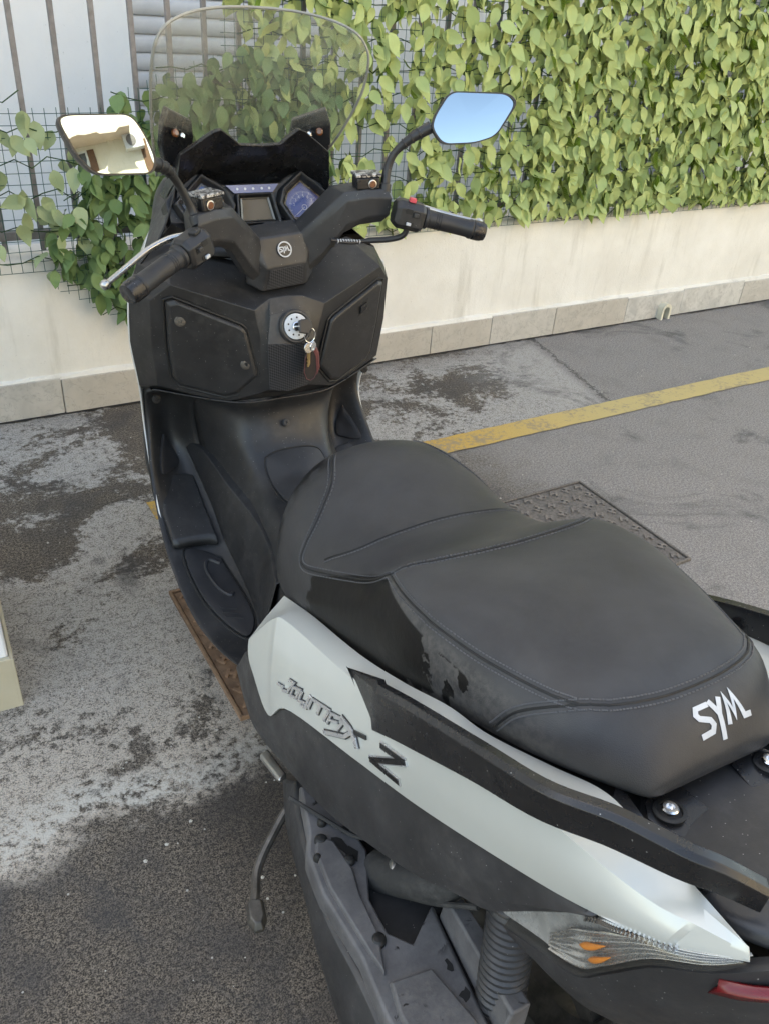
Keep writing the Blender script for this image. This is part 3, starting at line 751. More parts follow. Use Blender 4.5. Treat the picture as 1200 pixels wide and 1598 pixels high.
# ================================================================== SCOOTER
SC = empty('scooter', 'black and silver maxi scooter parked on its centre stand facing the wall', 'scooter')
SIDES = (-1, 1)
def both(name, fn, mat, parent=SC, **kw):
    """build a part for the left (x<0) and right side from positive-x data"""
    out = []
    for s in SIDES:
        mb = MB(); fn(mb); out.append(mb.build(name, mat, parent, flipx=(s < 0), **kw))
    return out

# ---- seat
SR = [
 (.728, [(0, .665), (.03, .663), (.06, .655), (.085, .64), (.10, .615), (.105, .585), (.105, .555)]),
 (.712, [(0, .715), (.04, .712), (.08, .700), (.110, .675), (.132, .64), (.142, .595), (.142, .55)]),
 (.680, [(0, .752), (.045, .748), (.09, .735), (.130, .705), (.160, .66), (.176, .60), (.178, .54)]),
 (.630, [(0, .770), (.05, .766), (.10, .752), (.145, .724), (.180, .675), (.199, .61), (.202, .535)]),
 (.560, [(0, .768), (.055, .764), (.11, .749), (.157, .718), (.190, .672), (.208, .61), (.210, .535)]),
 (.470, [(0, .754), (.06, .749), (.12, .733), (.168, .702), (.200, .664), (.215, .615), (.214, .555)]),
 (.390, [(0, .750), (.06, .748), (.12, .738), (.170, .715), (.202, .682), (.214, .64), (.212, .59)]),
 (.320, [(0, .770), (.06, .770), (.12, .763), (.170, .744), (.200, .708), (.212, .665), (.210, .615)]),
 (.250, [(0, .808), (.06, .809), (.12, .808), (.177, .797), (.202, .758), (.211, .70), (.208, .645)]),
 (.160, [(0, .830), (.06, .831), (.13, .828), (.184, .813), (.205, .778), (.211, .73), (.206, .68)]),
 (.060, [(0, .843), (.06, .843), (.12, .838), (.166, .822), (.190, .79), (.200, .752), (.196, .720)]),
 (-.030, [(0, .846), (.05, .845), (.10, .840), (.142, .826), (.166, .80), (.179, .768), (.174, .742)]),
 (-.090, [(0, .841), (.04, .840), (.085, .837), (.128, .825), (.149, .798), (.156, .772), (.148, .752)]),
 (-.135, [(0, .822), (.04, .820), (.075, .815), (.103, .804), (.122, .786), (.126, .768), (.118, .756)]),
 (-.162, [(0, .790), (.035, .789), (.065, .785), (.086, .780), (.099, .772), (.102, .764), (.096, .758)]),
 (-.168, [(0, .770), (.03, .770), (.052, .769), (.068, .767), (.080, .765), (.084, .762), (.080, .760)]),
]
rows = [full([(x, y, z) for x, z in pr]) for y, pr in SR]
gs = patch(rows, 90, 61)
mb = MB(); mb.grid(gs); nn, mm = 90, 61
mb.f.append([j for j in range(mm)]); mb.f.append([(nn-1)*mm+j for j in range(mm)][::-1])
seat = mb.build('seat', M['seat'], SC, ang=80)
SB = bvh_of(seat)
def snap(p, off=0.0):
    q, nrm, _, _ = SB.find_nearest(Vector(p)); return q+nrm*off, nrm
def drop(x, y, off=0.0, z=1.2):
    q, nrm, _, _ = SB.ray_cast(Vector((x, y, z)), Vector((0, 0, -1)))
    return (q+nrm*off, nrm) if q else snap((x, y, .75), off)
def seam(P, name='seam', double=True, n=70):
    pts = []
    for p in crv(P, n):
        q, nrm = snap(p, .0003); pts.append((q, nrm))
    mb = MB(); mb.tube([q for q, _ in pts], .0016, 6); sm = mb.build(name, M['deep'], seat, fix=False)
    mb = MB(); L = 0
    for off in ((-.0062, .0062) if double else (.0062,)):
        for (a, na), (b, nb) in zip(pts, pts[1:]):
            t = (b-a)
            if t.length < 1e-6: continue
            sd = t.normalized().cross(na); k = max(1, int(t.length/.0052))
            for i in range(k):
                p0 = a+t*((i+.15)/k)+sd*off; p1 = a+t*((i+.75)/k)+sd*off
                p0, n0 = snap(p0, .0003); p1, n1 = snap(p1, .0003)
                mb.tube([p0, (p0+p1)/2+n0*.0006, p1], .0012, 4)
    mb.build('stitching', M['thread'], seat, fix=False)['kind'] = 'stuff'
LX = -1
# pixel-checked seam paths (left side), mirrored where symmetric
SA = [(-.0834, .6585, .75), (-.1227, .5814, .7435), (-.1646, .5395, .7094), (-.1918, .5265, .6725), (-.2024, .5200, .6488), (-.2055, .4965, .6461), (-.199, .4404, .6722), (-.188, .3600, .7173), (-.180, .265, .785)]
seam(SA); seam([(-x, y, z) for x, y, z in SA])
seam([(-.180, .262, .785), (-.1102, .232, .809), (0, .226, .812), (.1102, .232, .809), (.180, .262, .785)])
seam([(-.1883, .4598, .6829), (-.149, .4197, .7211), (-.0875, .4086, .7428), (0, .409, .750), (.0875, .4086, .7428), (.149, .4197, .7211), (.1883, .4598, .6829)], double=False)
SP = [(-.180, .262, .785), (-.1871, .199, .7921), (-.1893, .1312, .8018), (-.1791, .0603, .8089), (-.164, .0043, .8157), (-.1456, -.0423, .8203), (-.1289, -.0714, .8225)]
seam(SP); seam([(-x, y, z) for x, y, z in SP])
seam([(-.1289, -.0714, .8225), (-.0983, -.0917, .8297), (-.0387, -.1064, .835), (.0387, -.1064, .8355), (.0983, -.0925, .8290), (.1289, -.0714, .8225)])
SD = [(-.1289, -.0714, .8225), (-.155, -.0461, .8089), (-.1769, -.0215, .7859), (-.1897, -.004, .7486)]
seam(SD); seam([(-x, y, z) for x, y, z in SD])
# logo printed on the back of the seat
def logo_map(u, v, h):
    c0 = Vector((.018, -.1425, .8150)); p = c0+Vector((1, .02, 0))*u+Vector((0, .62, .78))*v
    q, nrm = snap(p, .0007+h); return q
mb = MB(); k = .0285
for st in ([(.78, .92), (.14, .92), (.03, .74), (.14, .60), (.62, .44), (.72, .28), (.60, .10), (.0, .06)], [(.86, 1.0), (1.14, .55)], [(1.45, 1.0), (1.16, .50), (1.10, -.28)], [(1.52, .08), (1.74, .92), (1.93, .30), (2.16, .95), (2.42, .14), (2.80, .12)]):
    mb.ribbon([((a-1.35)*k, (b-.42)*k*1.28) for a, b in st], .0066, logo_map, .0004, .004)
mb.build('seat_lettering', M['print'], seat, smooth=False)

# ---- inner body under the seat
secs = []
for y, hw, z0, z1 in ((.66, .13, .36, .60), (.55, .19, .36, .56), (.40, .205, .40, .58), (.20, .20, .50, .66), (.0, .175, .56, .72), (-.15, .135, .60, .735), (-.30, .10, .62, .735)):
    secs.append([(-hw, y, z0), (hw, y, z0), (hw, y, z1), (-hw, y, z1)])
mb = MB(); mb.loft(secs).build('inner_body', M['deep'], SC, bevel=.01)

# ---- silver side panels
T = [(.218, .558, .546), (.217, .50, .568), (.217, .434, .593), (.216, .276, .643), (.212, .155, .691), (.205, .061, .732), (.192, -.003, .741), (.160, -.078, .751), (.134, -.138, .760), (.138, -.20, .770), (.139, -.267, .774), (.138, -.330, .772)]
CR = [(.286, .558, .468), (.272, .476, .573), (.262, .429, .597), (.252, .235, .648), (.246, .085, .706), (.243, .00, .740), (.237, -.07, .761), (.222, -.15, .775), (.202, -.215, .771), (.180, -.262, .764), (.160, -.297, .766), (.139, -.336, .768)]
LW = [(.293, .535, .430), (.298, .437, .400), (.292, .365, .477), (.270, .175, .550), (.257, .059, .594), (.247, -.028, .632), (.230, -.115, .665), (.215, -.18, .689), (.200, -.236, .713), (.188, -.265, .722), (.175, -.291, .732), (.140, -.340, .761)]
N = 64
def sil(mb):
    t, c, l = crv(T, N), crv(CR, N), crv(LW, N); g = []
    for i in range(N):
        out = Vector((.010, 0, .002)) if i > 6 else Vector((.004, 0, 0))
        ml = c[i].lerp(l[i], .5)+out*.6; ml2 = c[i].lerp(l[i], .25)+out*.45; ml3 = c[i].lerp(l[i], .75)+out*.45
        tm = t[i].lerp(c[i], .5)+Vector((0, 0, .003))
        e_ = min(1, (N-1-i)/14)
        if i > N-8: ml2, ml, ml3 = c[i].lerp(l[i], .25), c[i].lerp(l[i], .5), c[i].lerp(l[i], .75)
        g.append([t[i]+Vector((-.004, 0, -.012))*e_, t[i], tm, c[i], ml2, ml, ml3, l[i], l[i]+Vector((-.012, 0, .002))*e_])
    mb.grid(g)
side = both('side_panel', sil, M['silver'], solid=.0025, bevel=.0025, seg=3)
# hex-shaped front cheek edge is the panel end; black lower side cover
UL = [(.279, .60, .40), (.289, .53, .42), (.292, .44, .398), (.286, .365, .470), (.265, .175, .543), (.251, .059, .587), (.241, -.028, .625), (.233, -.075, .643), (.224, -.115, .658), (.213, -.165, .681), (.205, -.222, .707)]
DL = [(.288, .629, .338), (.294, .564, .306), (.296, .498, .296), (.290, .387, .325), (.281, .247, .368), (.269, .118, .431), (.255, .01, .490), (.241, -.06, .536), (.227, -.100, .553), (.2165, -.160, .630), (.207, -.215, .700)]
def low(mb):
    a, b = crv(UL, 50), crv(DL, 50); g = []
    for i in range(50):
        bul = .005*math.sin(min(1, i/10)*math.pi/2)
        g.append([a[i]+Vector((-.014, 0, .006)), a[i], a[i].lerp(b[i], .18)+Vector((bul*.6, 0, 0)), a[i].lerp(b[i], .45)+Vector((bul, 0, 0)), a[i].lerp(b[i], .72)+Vector((bul*1.1, 0, 0)), a[i].lerp(b[i], .84)+Vector((.002, 0, 0)), b[i], b[i]+Vector((-.03 if i < 32 else -.008, 0, .012))])
    mb.grid(g)
both('lower_side_cover', low, M['plastic2'], solid=.003, ang=28)

# emblems on the silver panels
def emblem(sd):
    O0 = Vector((-.2836, .4164, .4727)); U = Vector((-.2621, .1577, .5879))-O0; ln = U.length; U.normalize()
    V = (Vector((-.2756, .3866, .5176))-O0); V = (V-U*V.dot(U)).normalized(); Nn = U.cross(V)
    if Nn.x > 0: Nn = -Nn
    bv = bvh_of(side[0])
    def mp(u, v, h):
        p = O0+U*u+V*v
        q, nrm, _, _ = bv.ray_cast(p+Nn*.06, -Nn)
        p = (q if q else p)+Nn*(.0006+h)
        return Vector((-p.x, p.y, p.z)) if sd > 0 else p
    mp0 = mp; par = side[0 if sd < 0 else 1]
    def uv_(p): d = Vector(p)-O0; return d.dot(U), d.dot(V)
    ST = [  # strokes of the lettering on the panel (left flank), width
     ([(-.2901, .403, .5004), (-.2885, .3823, .5102)], .0034), ([(-.2836, .3702, .5336), (-.2818, .353, .5415), (-.2877, .3665, .5136), (-.2896, .3832, .503)], .0046),
     ([(-.2831, .3517, .5348), (-.2805, .3326, .545), (-.2847, .3373, .5251), (-.2869, .3557, .515), (-.2831, .3517, .5348)], .0048),
     ([(-.2801, .3267, .5466), (-.2841, .3298, .527), (-.2817, .3107, .5366)], .0048), ([(-.2773, .3027, .5574), (-.2822, .3075, .5316), (-.2839, .322, .5237)], .0048),
     ([(-.2769, .2956, .5583), (-.2812, .3003, .5368)], .0048), ([(-.2773, .298, .5568), (-.2716, .2444, .5792)], .0040), ([(-.2742, .2700, .5680), (-.2783, .2744, .5472)], .0046),
     ([(-.2718, .2457, .5781), (-.2766, .255, .5519)], .0048), ([(-.2714, .239, .579), (-.2757, .2458, .5546)], .0046), ([(-.2717, .2406, .5777), (-.2677, .2056, .5952)], .0040),
     ([(-.2679, .2065, .5945), (-.2726, .2181, .5666)], .0046), ([(-.2737, .2406, .5654), (-.2708, .2201, .5784)], .0034),
     ([(-.2687, .2157, .591), (-.2674, .1916, .5934), (-.2673, .1751, .5893), (-.2678, .1658, .579)], .0085), ([(-.2667, .182, .5961), (-.2709, .1987, .5712), (-.278, .2506, .5326)], .0060)]
    fl = lambda q: (ln*1.52-q[0], q[1]) if sd > 0 else q
    mb = MB()
    for P, wd in ST: mb.ribbon([fl(uv_(p)) for p in P], wd*1.55, mp0, .0010, .006)
    mb.build('emblem_shadow_base', M['gloss'], par, smooth=False)
    mb = MB()
    for P, wd in ST: mb.ribbon([fl(uv_(p)) for p in P], wd, mp0, .0034, .006)
    mb.build('emblem_lettering', M['emblem'], par, smooth=False)
    mb = MB(); mb.ribbon([fl(uv_(p)) for p in ((-.2633, .1513, .6125), (-.2665, .1797, .5971))], .0060, mp0, .0026); mb.build('emblem_tip', M['gloss'], par, smooth=False)
    ZL = [fl(uv_(p)) for p in ((-.2598, .1150, .6325), (-.2547, .0640, .6530), (-.2643, .1310, .5915), (-.2586, .0700, .6110))]
    def bar_(P_, wd, nm, m_, t_):
        mb = MB()
        for i in range(3):
            p0, p1 = Vector(P_[i]), Vector(P_[i+1]); d = (p1-p0).normalized(); n_ = Vector((-d.y, d.x)); k_ = wd[i]
            q_ = [p0+n_*k_-d*k_*.6, p1+n_*k_+d*k_*.6, p1-n_*k_+d*k_*.6, p0-n_*k_-d*k_*.6]
            v = [mp(a.x, a.y, 0) for a in q_]+[mp(a.x, a.y, t_+i*.0002) for a in q_]
            mb.add(v, [[0, 1, 2, 3], [7, 6, 5, 4], [0, 4, 5, 1], [1, 5, 6, 2], [2, 6, 7, 3], [3, 7, 4, 0]])
        return mb.build(nm, m_, par, smooth=False)
    bar_(ZL, (.0058, .0058, .0058), 'emblem_rim', M['emblem'], .0018); bar_(ZL, (.0036, .0040, .0036), 'emblem_fill', M['gloss'], .0030)
for s in SIDES: emblem(s)

# ---- grab rails
def rail(mb):
    P = [(.258, .145, .672), (.259, .085, .708), (.258, .02, .7425), (.253, -.065, .783), (.239, -.15, .812), (.205, -.21, .824), (.172, -.265, .825), (.146, -.29, .819), (.113, -.317, .803)]
    H = [.080, .072, .063, .051, .044, .042, .037, .034, .030]
    ps = crv(P, 40); hs = [v.x for v in crv([(h, 0, 0) for h in H], 40)]; secs = []
    for i, p in enumerate(ps):
        t = (ps[min(i+1, 39)]-ps[max(i-1, 0)]).normalized(); o = t.cross(Vector((0, 0, 1))).normalized()
        if o.x < 0: o = -o
        h = hs[i]; u = Vector((0, 0, 1))
        secs.append([p+o*.003-u*h*.50, p+o*.005+u*h*.40, p-o*.001+u*h*.52, p-o*.013+u*h*.48, p-o*.014-u*h*.30, p-o*.006-u*h*.5])
    # pointed front end
    f = ps[0]; tip = [f+Vector((-.012, .088, -.022+z)) for z in (-.004, .004, .008, .006, .0, -.004)]
    secs.insert(0, [Vector((f.x-.004, f.y+.012, a.z-.004)) .lerp(Vector((f.x-.012, f.y+.095, .640)), .0) if 0 else a+Vector((-.003, .010, -.002)) for a in secs[0]])
    secs.insert(0, [Vector((f.x-.008+.001*(k-3), f.y+.100, .655+.002*(k-3))) for k in range(6)])
    mb.loft(secs)
rl = both('grab_rail', rail, M['gloss'], bevel=.0018)
for s, r_ in zip(SIDES, rl):
    for q0, q1 in (((.118, -.262, .755), (.142, -.272, .812)), ((.215, .02, .71), (.240, .02, .745))):
        mb = MB(); mb.tube([q0, q1], .010, 10); mb.build('rail_mount', M['gloss'], r_, flipx=(s < 0))

# ---- tail cover between the rails, two recessed bolts
rows = []
for y, hw, z in ((-.105, .125, .728), (-.15, .135, .733), (-.21, .148, .742), (-.27, .140, .757), (-.32, .125, .770), (-.365, .095, .776)):
    rows.append(full([(0, y, z+.006), (hw*.5, y, z+.004), (hw*.85, y, z-.004), (hw, y+.01, z-.022)]))
mb = MB(); mb.grid(patch(rows, 24, 25))
tail = mb.build('tail_cover', M['plastic2'], SC, solid=.003, ang=40)
TB = bvh_of(tail)
for s in SIDES:
    q, nrm, _, _ = TB.ray_cast(Vector((s*.078, -.182, 1)), Vector((0, 0, -1)))
    up = Vector((0, .12, 1)).normalized()
    poly = [(.030, -.045), (.045, -.012), (.040, .020), (.018, .030), (-.012, .026), (-.026, .006), (-.020, -.018), (.006, -.040)]
    mb = MB(); mb.prism([q+Vector((-s*a, b, .0015+.12*b*0)) for a, b in poly], (0, 0, .003)); mb.build('bolt_recess', M['gloss'], tail, bevel=.001)
    mb = MB(); mb.lathe([(.017, .0), (.018, .006), (.014, .007), (.013, .004)], q+up*.002, up, 24).build('bolt_collar', M['deep'], tail)
    mb = MB(); mb.lathe([(.0095, .004), (.0095, .010), (.0080, .012), (.0050, .012), (.0045, .008)], q+up*.002, up, 20).build('bolt', M['chrome'], tail)
# hinge corner block beside the silver strip
both('corner_cover', lambda mb: mb.prism([(.108, -.130, .752), (.136, -.150, .752), (.140, -.176, .752), (.112, -.178, .748)], (0, 0, .004)), M['gloss'], bevel=.001)

# ---- rear indicators and under-tail
LU = [(.224, -.106, .555), (.214, -.166, .635), (.206, -.218, .700), (.200, -.246, .719), (.177, -.292, .740), (.143, -.339, .763)]
LL = [(.2235, -.120, .558), (.2195, -.165, .583), (.207, -.222, .603), (.1995, -.247, .640), (.186, -.282, .701), (.165, -.321, .738), (.142, -.341, .760)]
LN = LU
def lf(mb, o=0.0, off=.0, crown=.006):
    a, b = crv(LU, 26), crv(LL, 26); g_ = []
    for i in range(26):
        cw = crown*math.sin(math.pi*i/25); g_.append([a[i].lerp(b[i], t)+Vector((off+cw*math.sin(math.pi*t), -off*.4, 0)) for t in (0, .15, .35, .5, .65, .85, 1)])
    mb.grid(g_)
M['lampchrome'] = pbr('lamp_reflector_chrome', C(.55, .55, .54), .24, metal=.85, var=.12, vs=40)
M['reflector'] = pbr('lamp_reflector', C(.40, .40, .39), .28, metal=.25, var=.2, vs=35)
for s in SIDES:
    mb = MB(); lf(mb, .0, -.010, -.004); ind = mb.build('rear_indicator', M['reflector'], SC, flipx=(s < 0), ang=60)
    mb = MB(); lf(mb, .0, .002); mb.build('lens', M['lens'], ind, flipx=(s < 0), ang=60)
    mb = MB(); a, b = Vector((.209, -.212, .622)), Vector((.180, -.300, .728))
    for i in range(26):
        p = crv(LU, 60)[22+i]+Vector((-.003, -.001, -.006)); mb.box(p, (.004, .0022, .009))
    mb.build('lens_ribs', M['chrome'], ind, flipx=(s < 0), smooth=False)['kind'] = 'stuff'
    LA, LB = crv(LU, 40), crv(LL, 40)
    mb = MB(); gg = []
    for i in range(9, 39):
        t0_ = .30+.25*max(0, (12-i)/3); t1_ = .97
        gg.append([LA[i].lerp(LB[i], t0_+(t1_-t0_)*j_/40)+Vector((-.0055+.0024*math.sin(j_/40*2*math.pi*4.5), .0015, 0)) for j_ in range(41)])
    mb.grid(gg).build('reflector_ribs', M['lampchrome'], ind, flipx=(s < 0), ang=180)
    for i_, t_, ln_, r_ in ((14, .50, 6, .0040), (16, .74, 5, .0034)):
        p0, p1 = LA[i_].lerp(LB[i_], t_), LA[i_+ln_].lerp(LB[i_+ln_], t_)
        mb = MB(); mb.tube(crv([p0, p0.lerp(p1, .5)+Vector((.001, -.001, 0)), p1], 9), [r_*.3, r_*.8, r_, r_, r_*.9, r_*.75, r_*.55, r_*.35, r_*.15], 10).build('bulb', M['orange'], ind, flipx=(s < 0))
def utail(mb):
    a = crv([(.2225, -.125, .553), (.2185, -.168, .578), (.206, -.224, .598), (.197, -.252, .640), (.184, -.286, .698), (.163, -.323, .733), (.138, -.345, .752), (.09, -.372, .765)], 30)
    b = crv([(.205, -.135, .535), (.198, -.185, .530), (.178, -.245, .535), (.165, -.290, .60), (.14, -.330, .645), (.115, -.365, .68), (.07, -.395, .70)], 30)
    c = crv([(.17, -.14, .52), (.155, -.195, .495), (.13, -.255, .48), (.12, -.305, .52), (.10, -.345, .57), (.08, -.385, .61), (.05, -.41, .64)], 30)
    mb.grid([[a[i]+Vector((-.016, .006, .002)), a[i], a[i].lerp(b[i], .5)+Vector((.004, -.004, 0)), b[i], c[i]] for i in range(30)])
both('under_tail_cover', utail, M['plastic2'], solid=.003)
mb = MB(); mb.loft([[(-.15, -.22, .49), (.15, -.22, .49), (.15, -.22, .70), (-.15, -.22, .70)], [(-.07, -.40, .63), (.07, -.40, .63), (.07, -.40, .74), (-.07, -.40, .74)]]).build('tail_core', M['deep'], SC)
tlp = crv([(.158, -.331, .722), (.138, -.355, .732), (.10, -.381, .742), (.05, -.398, .747), (0, -.403, .748)], 14)
tl = full([tuple(p) for p in reversed(tlp)])
mb = MB(); mb.grid([[p+Vector((0, 0, .010)) for p in tl], [p+Vector((p.x*.02, -.004, 0)) for p in tl], [p+Vector((0, .004, -.020)) for p in tl]]).build('tail_light', M['redlens'], SC, solid=.004)

# ---- footboards and centre tunnel
GR = [  # rows from knee panel down to the seat, columns from centre outwards
 [(0, 1.088, .668), (.06, 1.088, .668), (.11, 1.094, .670), (.165, 1.115, .676), (.215, 1.14, .68), (.268, 1.165, .69)],
 [(0, 1.100, .630), (.065, 1.102, .630), (.125, 1.125, .632), (.175, 1.20, .635), (.215, 1.25, .635), (.268, 1.25, .640)],
 [(0, 1.082, .585), (.06, 1.086, .585), (.115, 1.11, .580), (.165, 1.235, .555), (.215, 1.285, .540), (.268, 1.262, .565)],
 [(0, 1.045, .545), (.06, 1.048, .542), (.105, 1.065, .525), (.155, 1.215, .470), (.212, 1.255, .460), (.282, 1.205, .470)],
 [(0, .975, .512), (.06, .975, .508), (.105, .985, .48), (.148, 1.09, .385), (.205, 1.12, .372), (.294, 1.115, .385)],
 [(0, .89, .505), (.065, .89, .50), (.115, .89, .47), (.150, .965, .325), (.205, .985, .312), (.300, .99, .328)],
 [(0, .81, .525), (.07, .81, .515), (.128, .81, .47), (.160, .83, .312), (.205, .84, .298), (.297, .845, .302)],
 [(0, .74, .555), (.09, .74, .545), (.150, .73, .49), (.176, .725, .315), (.213, .72, .300), (.284, .735, .303)],
 [(0, .66, .57), (.10, .66, .56), (.172, .64, .49), (.192, .625, .345), (.222, .62, .325), (.268, .632, .328)],
]
mb = MB(); mb.grid(patch([full(r[:4]) for r in GR], 70, 37))
tun = mb.build('tunnel_cover', M['plastic'], SC, solid=.003, ang=40)
TU = bvh_of(tun)
def fboard(mb):
    rows_ = [[Vector(r[3])+Vector((.003, 0, -.002)), Vector(r[4]), Vector(r[5]), Vector(r[5])+(Vector((.010, .012, -.004)) if i_ < 4 else Vector((.004, 0, -.006))), Vector(r[5])+(Vector((.008, .045, -.010)) if i_ < 4 else Vector((-.012, 0, -.022)))] for i_, r in enumerate(GR)]
    mb.grid(patch(rows_, 70, 21))
fb = both('footboard', fboard, M['plastic'], solid=.003, ang=45)
FB = bvh_of(fb[1])
def on_board(x, y, off):
    q, n_, _, _ = FB.ray_cast(Vector((x, y-.35*.0, 1.2)), Vector((0, 0, -1)))
    return (q if q else Vector((x, y, .31)))+Vector((0, 0, off))
def mat_outline(P, k=24): return [(v.x, v.y) for v in crv([(a, b, 0) for a, b in P]+[(P[0][0], P[0][1], 0)], k)][:-1]
def on_toe(x, z, off):
    q, n_, _, _ = FB.ray_cast(Vector((x, .5, z)), Vector((0, 1, 0))); n_ = n_ if n_ and n_.y < 0 else Vector((0, -.8, .6))
    return (q if q else Vector((x, 1.2, z)))+n_*off
def mat_piece(name, P, off, h, mat, inset=0, on_board=on_board):
    for s, par in zip(SIDES, fb):
        pts = mat_outline(P, 30); cx = sum(p[0] for p in pts)/len(pts); cy = sum(p[1] for p in pts)/len(pts)
        mb = MB(); n = len(pts)
        lo = [on_board(x, y, off-.006) for x, y in pts]; hi = [on_board(x, y, off+h) for x, y in pts]
        hi2 = [on_board(cx+(x-cx)*.93, cy+(y-cy)*.95, off+h+.001) for x, y in pts]; mid_ = [on_board(cx+(x-cx)*.45, cy+(y-cy)*.45, off+h+.001) for x, y in pts]
        v = lo+hi+hi2+mid_+[on_board(cx, cy, off+h+.001)]
        f = []
        for r_ in range(3): f += [[r_*n+i, r_*n+(i+1) % n, (r_+1)*n+(i+1) % n, (r_+1)*n+i] for i in range(n)]
        f += [[3*n+i, 3*n+(i+1) % n, 4*n] for i in range(n)]
        mb.add(v, f); mb.build(name, mat, par, flipx=(s < 0), ang=50)
mat_piece('rubber_mat', [(.1938, 1.0045), (.225, 1.030), (.268, 1.034), (.2724, .9251), (.2583, .8361), (.230, .7542), (.209, .7580), (.1894, .8061), (.186, .90)], .001, .005, M['grip'])
mat_piece('rubber_mat', [(.240, .525), (.218, .478), (.216, .452), (.262, .452), (.262, .478)], .001, .004, M['grip'], on_board=on_toe)
# tread bars and raised loop on the mats
for s, par in zip(SIDES, fb):
    mb = MB()
    for k_ in range(3):
        y = .80+k_*.016; mb.loft([[on_board(x, y+(x-.2)*.5+dy, h) for dy, h in ((-.004, .004), (.004, .004), (.003, .0085), (-.003, .0085))] for x in (.212, .228, .246)])
    for k_ in range(2):
        y = .93+k_*.03; mb.loft([[on_board(x, y+(x-.2)*.5+dy, h) for dy, h in ((-.003, .004), (.003, .004), (.002, .0075), (-.002, .0075))] for x in (.242, .252, .262)])
    loop = crv([(.200, .99), (.222, 1.005), (.236, .985), (.234, .945), (.226, .91), (.212, .885), (.203, .892)] and [(a, b, 0) for a, b in [(.200, .99), (.222, 1.005), (.236, .985), (.234, .945), (.226, .91), (.212, .885), (.203, .892)]], 24)
    mb.tube([on_board(p.x, p.y, .007) for p in loop], .005, 8)
    mb.build('mat_tread', M['grip'], par, flipx=(s < 0))
    # toe board step overhanging the foot well
    mb = MB(); secs = []
    for x, dy, dz in ((.188, -.004, -.004), (.205, .004, .0), (.245, .006, .002), (.280, .004, .004), (.291, .010, .002)):
        secs.append([Vector((x, y+dy, z+dz)) for y, z in ((1.215, .440), (1.13, .398), (1.062, .372), (1.046, .366), (1.038, .356), (1.040, .346), (1.062, .318), (1.10, .335), (1.20, .40))])
    mb.loft(secs).build('toe_step', M['plastic'], par, flipx=(s < 0), bevel=.004, seg=3)
    mt = mat_outline([(.1900, 1.010), (.225, 1.034), (.272, 1.038), (.2765, .9251), (.2625, .8330), (.232, .7490), (.207, .7520), (.1855, .8061), (.181, .90)], 60)
    mb = MB(); gp_ = [on_board(x_, y_, .0008) for x_, y_ in mt]; mb.tube(gp_+[gp_[0]], .0024, 6).build('mat_gap', M['deep'], par, flipx=(s < 0), fix=False)
# side moulding of the tunnel beside each foot well
def tside(mb):
    a = crv([(.185, 1.27, .50), (.164, 1.204, .50), (.146, 1.085, .47), (.132, .955, .455), (.139, .84, .45), (.158, .77, .45), (.178, .70, .46)], 40)
    b = crv([(.182, 1.262, .468), (.172, 1.14, .385), (.172, 1.04, .345), (.172, .93, .322), (.178, .84, .310), (.190, .76, .305), (.205, .69, .312)], 40)
    mb.grid([[a[i]+Vector((-.022, 0, .004)), a[i], a[i].lerp(b[i], .5)+Vector((.007, 0, .004)), b[i], b[i]+Vector((-.006, 0, -.012))] for i in range(40)])
both('tunnel_side_moulding', tside, M['plastic'], solid=.004, bevel=.002)
# filler lid, its seam and the screw above it
def on_tun(x, z):
    q, n_, _, _ = TU.ray_cast(Vector((x, .3, z+.3)), Vector((0, .93, -.36)).normalized())
    return (q, n_) if q else (Vector((x, 1.05, z)), Vector((0, -.7, .7)))
lid = [(-.058, .555), (-.030, .570), (.030, .570), (.056, .555), (.050, .520), (.030, .488), (-.030, .488), (-.050, .520)]
def tun_down(x, y, off=0.0):
    dd = Vector((0, .7071, -.7071)); q, n_, _, _ = TU.ray_cast(Vector((x, y, .53))-dd*.5, dd); n_ = n_ if n_ and n_.z > 0 else Vector((0, -.7, .7)); return (q+n_*off) if q else Vector((x, y, .53))
lp = mat_outline([(-.062, 1.055), (-.03, 1.068), (.03, 1.068), (.062, 1.055), (.070, 1.02), (.072, .95), (.066, .88), (.045, .85), (-.045, .85), (-.066, .88), (-.072, .95), (-.070, 1.02)], 56)
mb = MB(); n = len(lp); v = [tun_down(x, y, -.002) for x, y in lp]+[tun_down(x, y, .0035) for x, y in lp]+[tun_down(x*.9, .955+(y-.955)*.95, .0050) for x, y in lp]+[tun_down(x*.4, .95+(y-.95)*.4, .0052) for x, y in lp]+[tun_down(0, .95, .0055)]
f = []
for r_ in range(3): f += [[r_*n+i, r_*n+(i+1) % n, (r_+1)*n+(i+1) % n, (r_+1)*n+i] for i in range(n)]
f += [[3*n+i, 3*n+(i+1) % n, 4*n] for i in range(n)]
mb.add(v, f).build('filler_lid', M['plastic2'], tun, ang=50)
mb = MB(); q3 = [tun_down(x*1.05, .95+(y-.95)*1.05, .0006) for x, y in lp]; mb.tube(q3+[q3[0]], .0016, 6).build('lid_gap', M['deep'], tun, fix=False)
def screw(q, nrm, parent, r=.007, mat='deep'):
    mb = MB(); nrm = Vector(nrm).normalized(); mb.lathe([(r*1.25, -.001), (r*1.25, .0015), (r, .002), (r*.95, .0035), (r*.45, .0038), (r*.4, .001)], Vector(q), nrm, 16); return mb.build('screw', M[mat], parent)
screw((0, 1.082, .604), (0, -.85, .5), tun, .007, 'grip')
mb = MB(); mb.tube([on_t for on_t in [TU.find_nearest(p)[0]+Vector((0, -.0006, .0004)) for p in crv([(-.21, 1.25, .632), (-.16, 1.19, .628), (-.10, 1.11, .620), (0, 1.095, .618), (.10, 1.11, .620), (.16, 1.19, .628), (.21, 1.25, .632)], 50)]], .0012, 5).build('panel_gap', M['deep'], tun, fix=False)

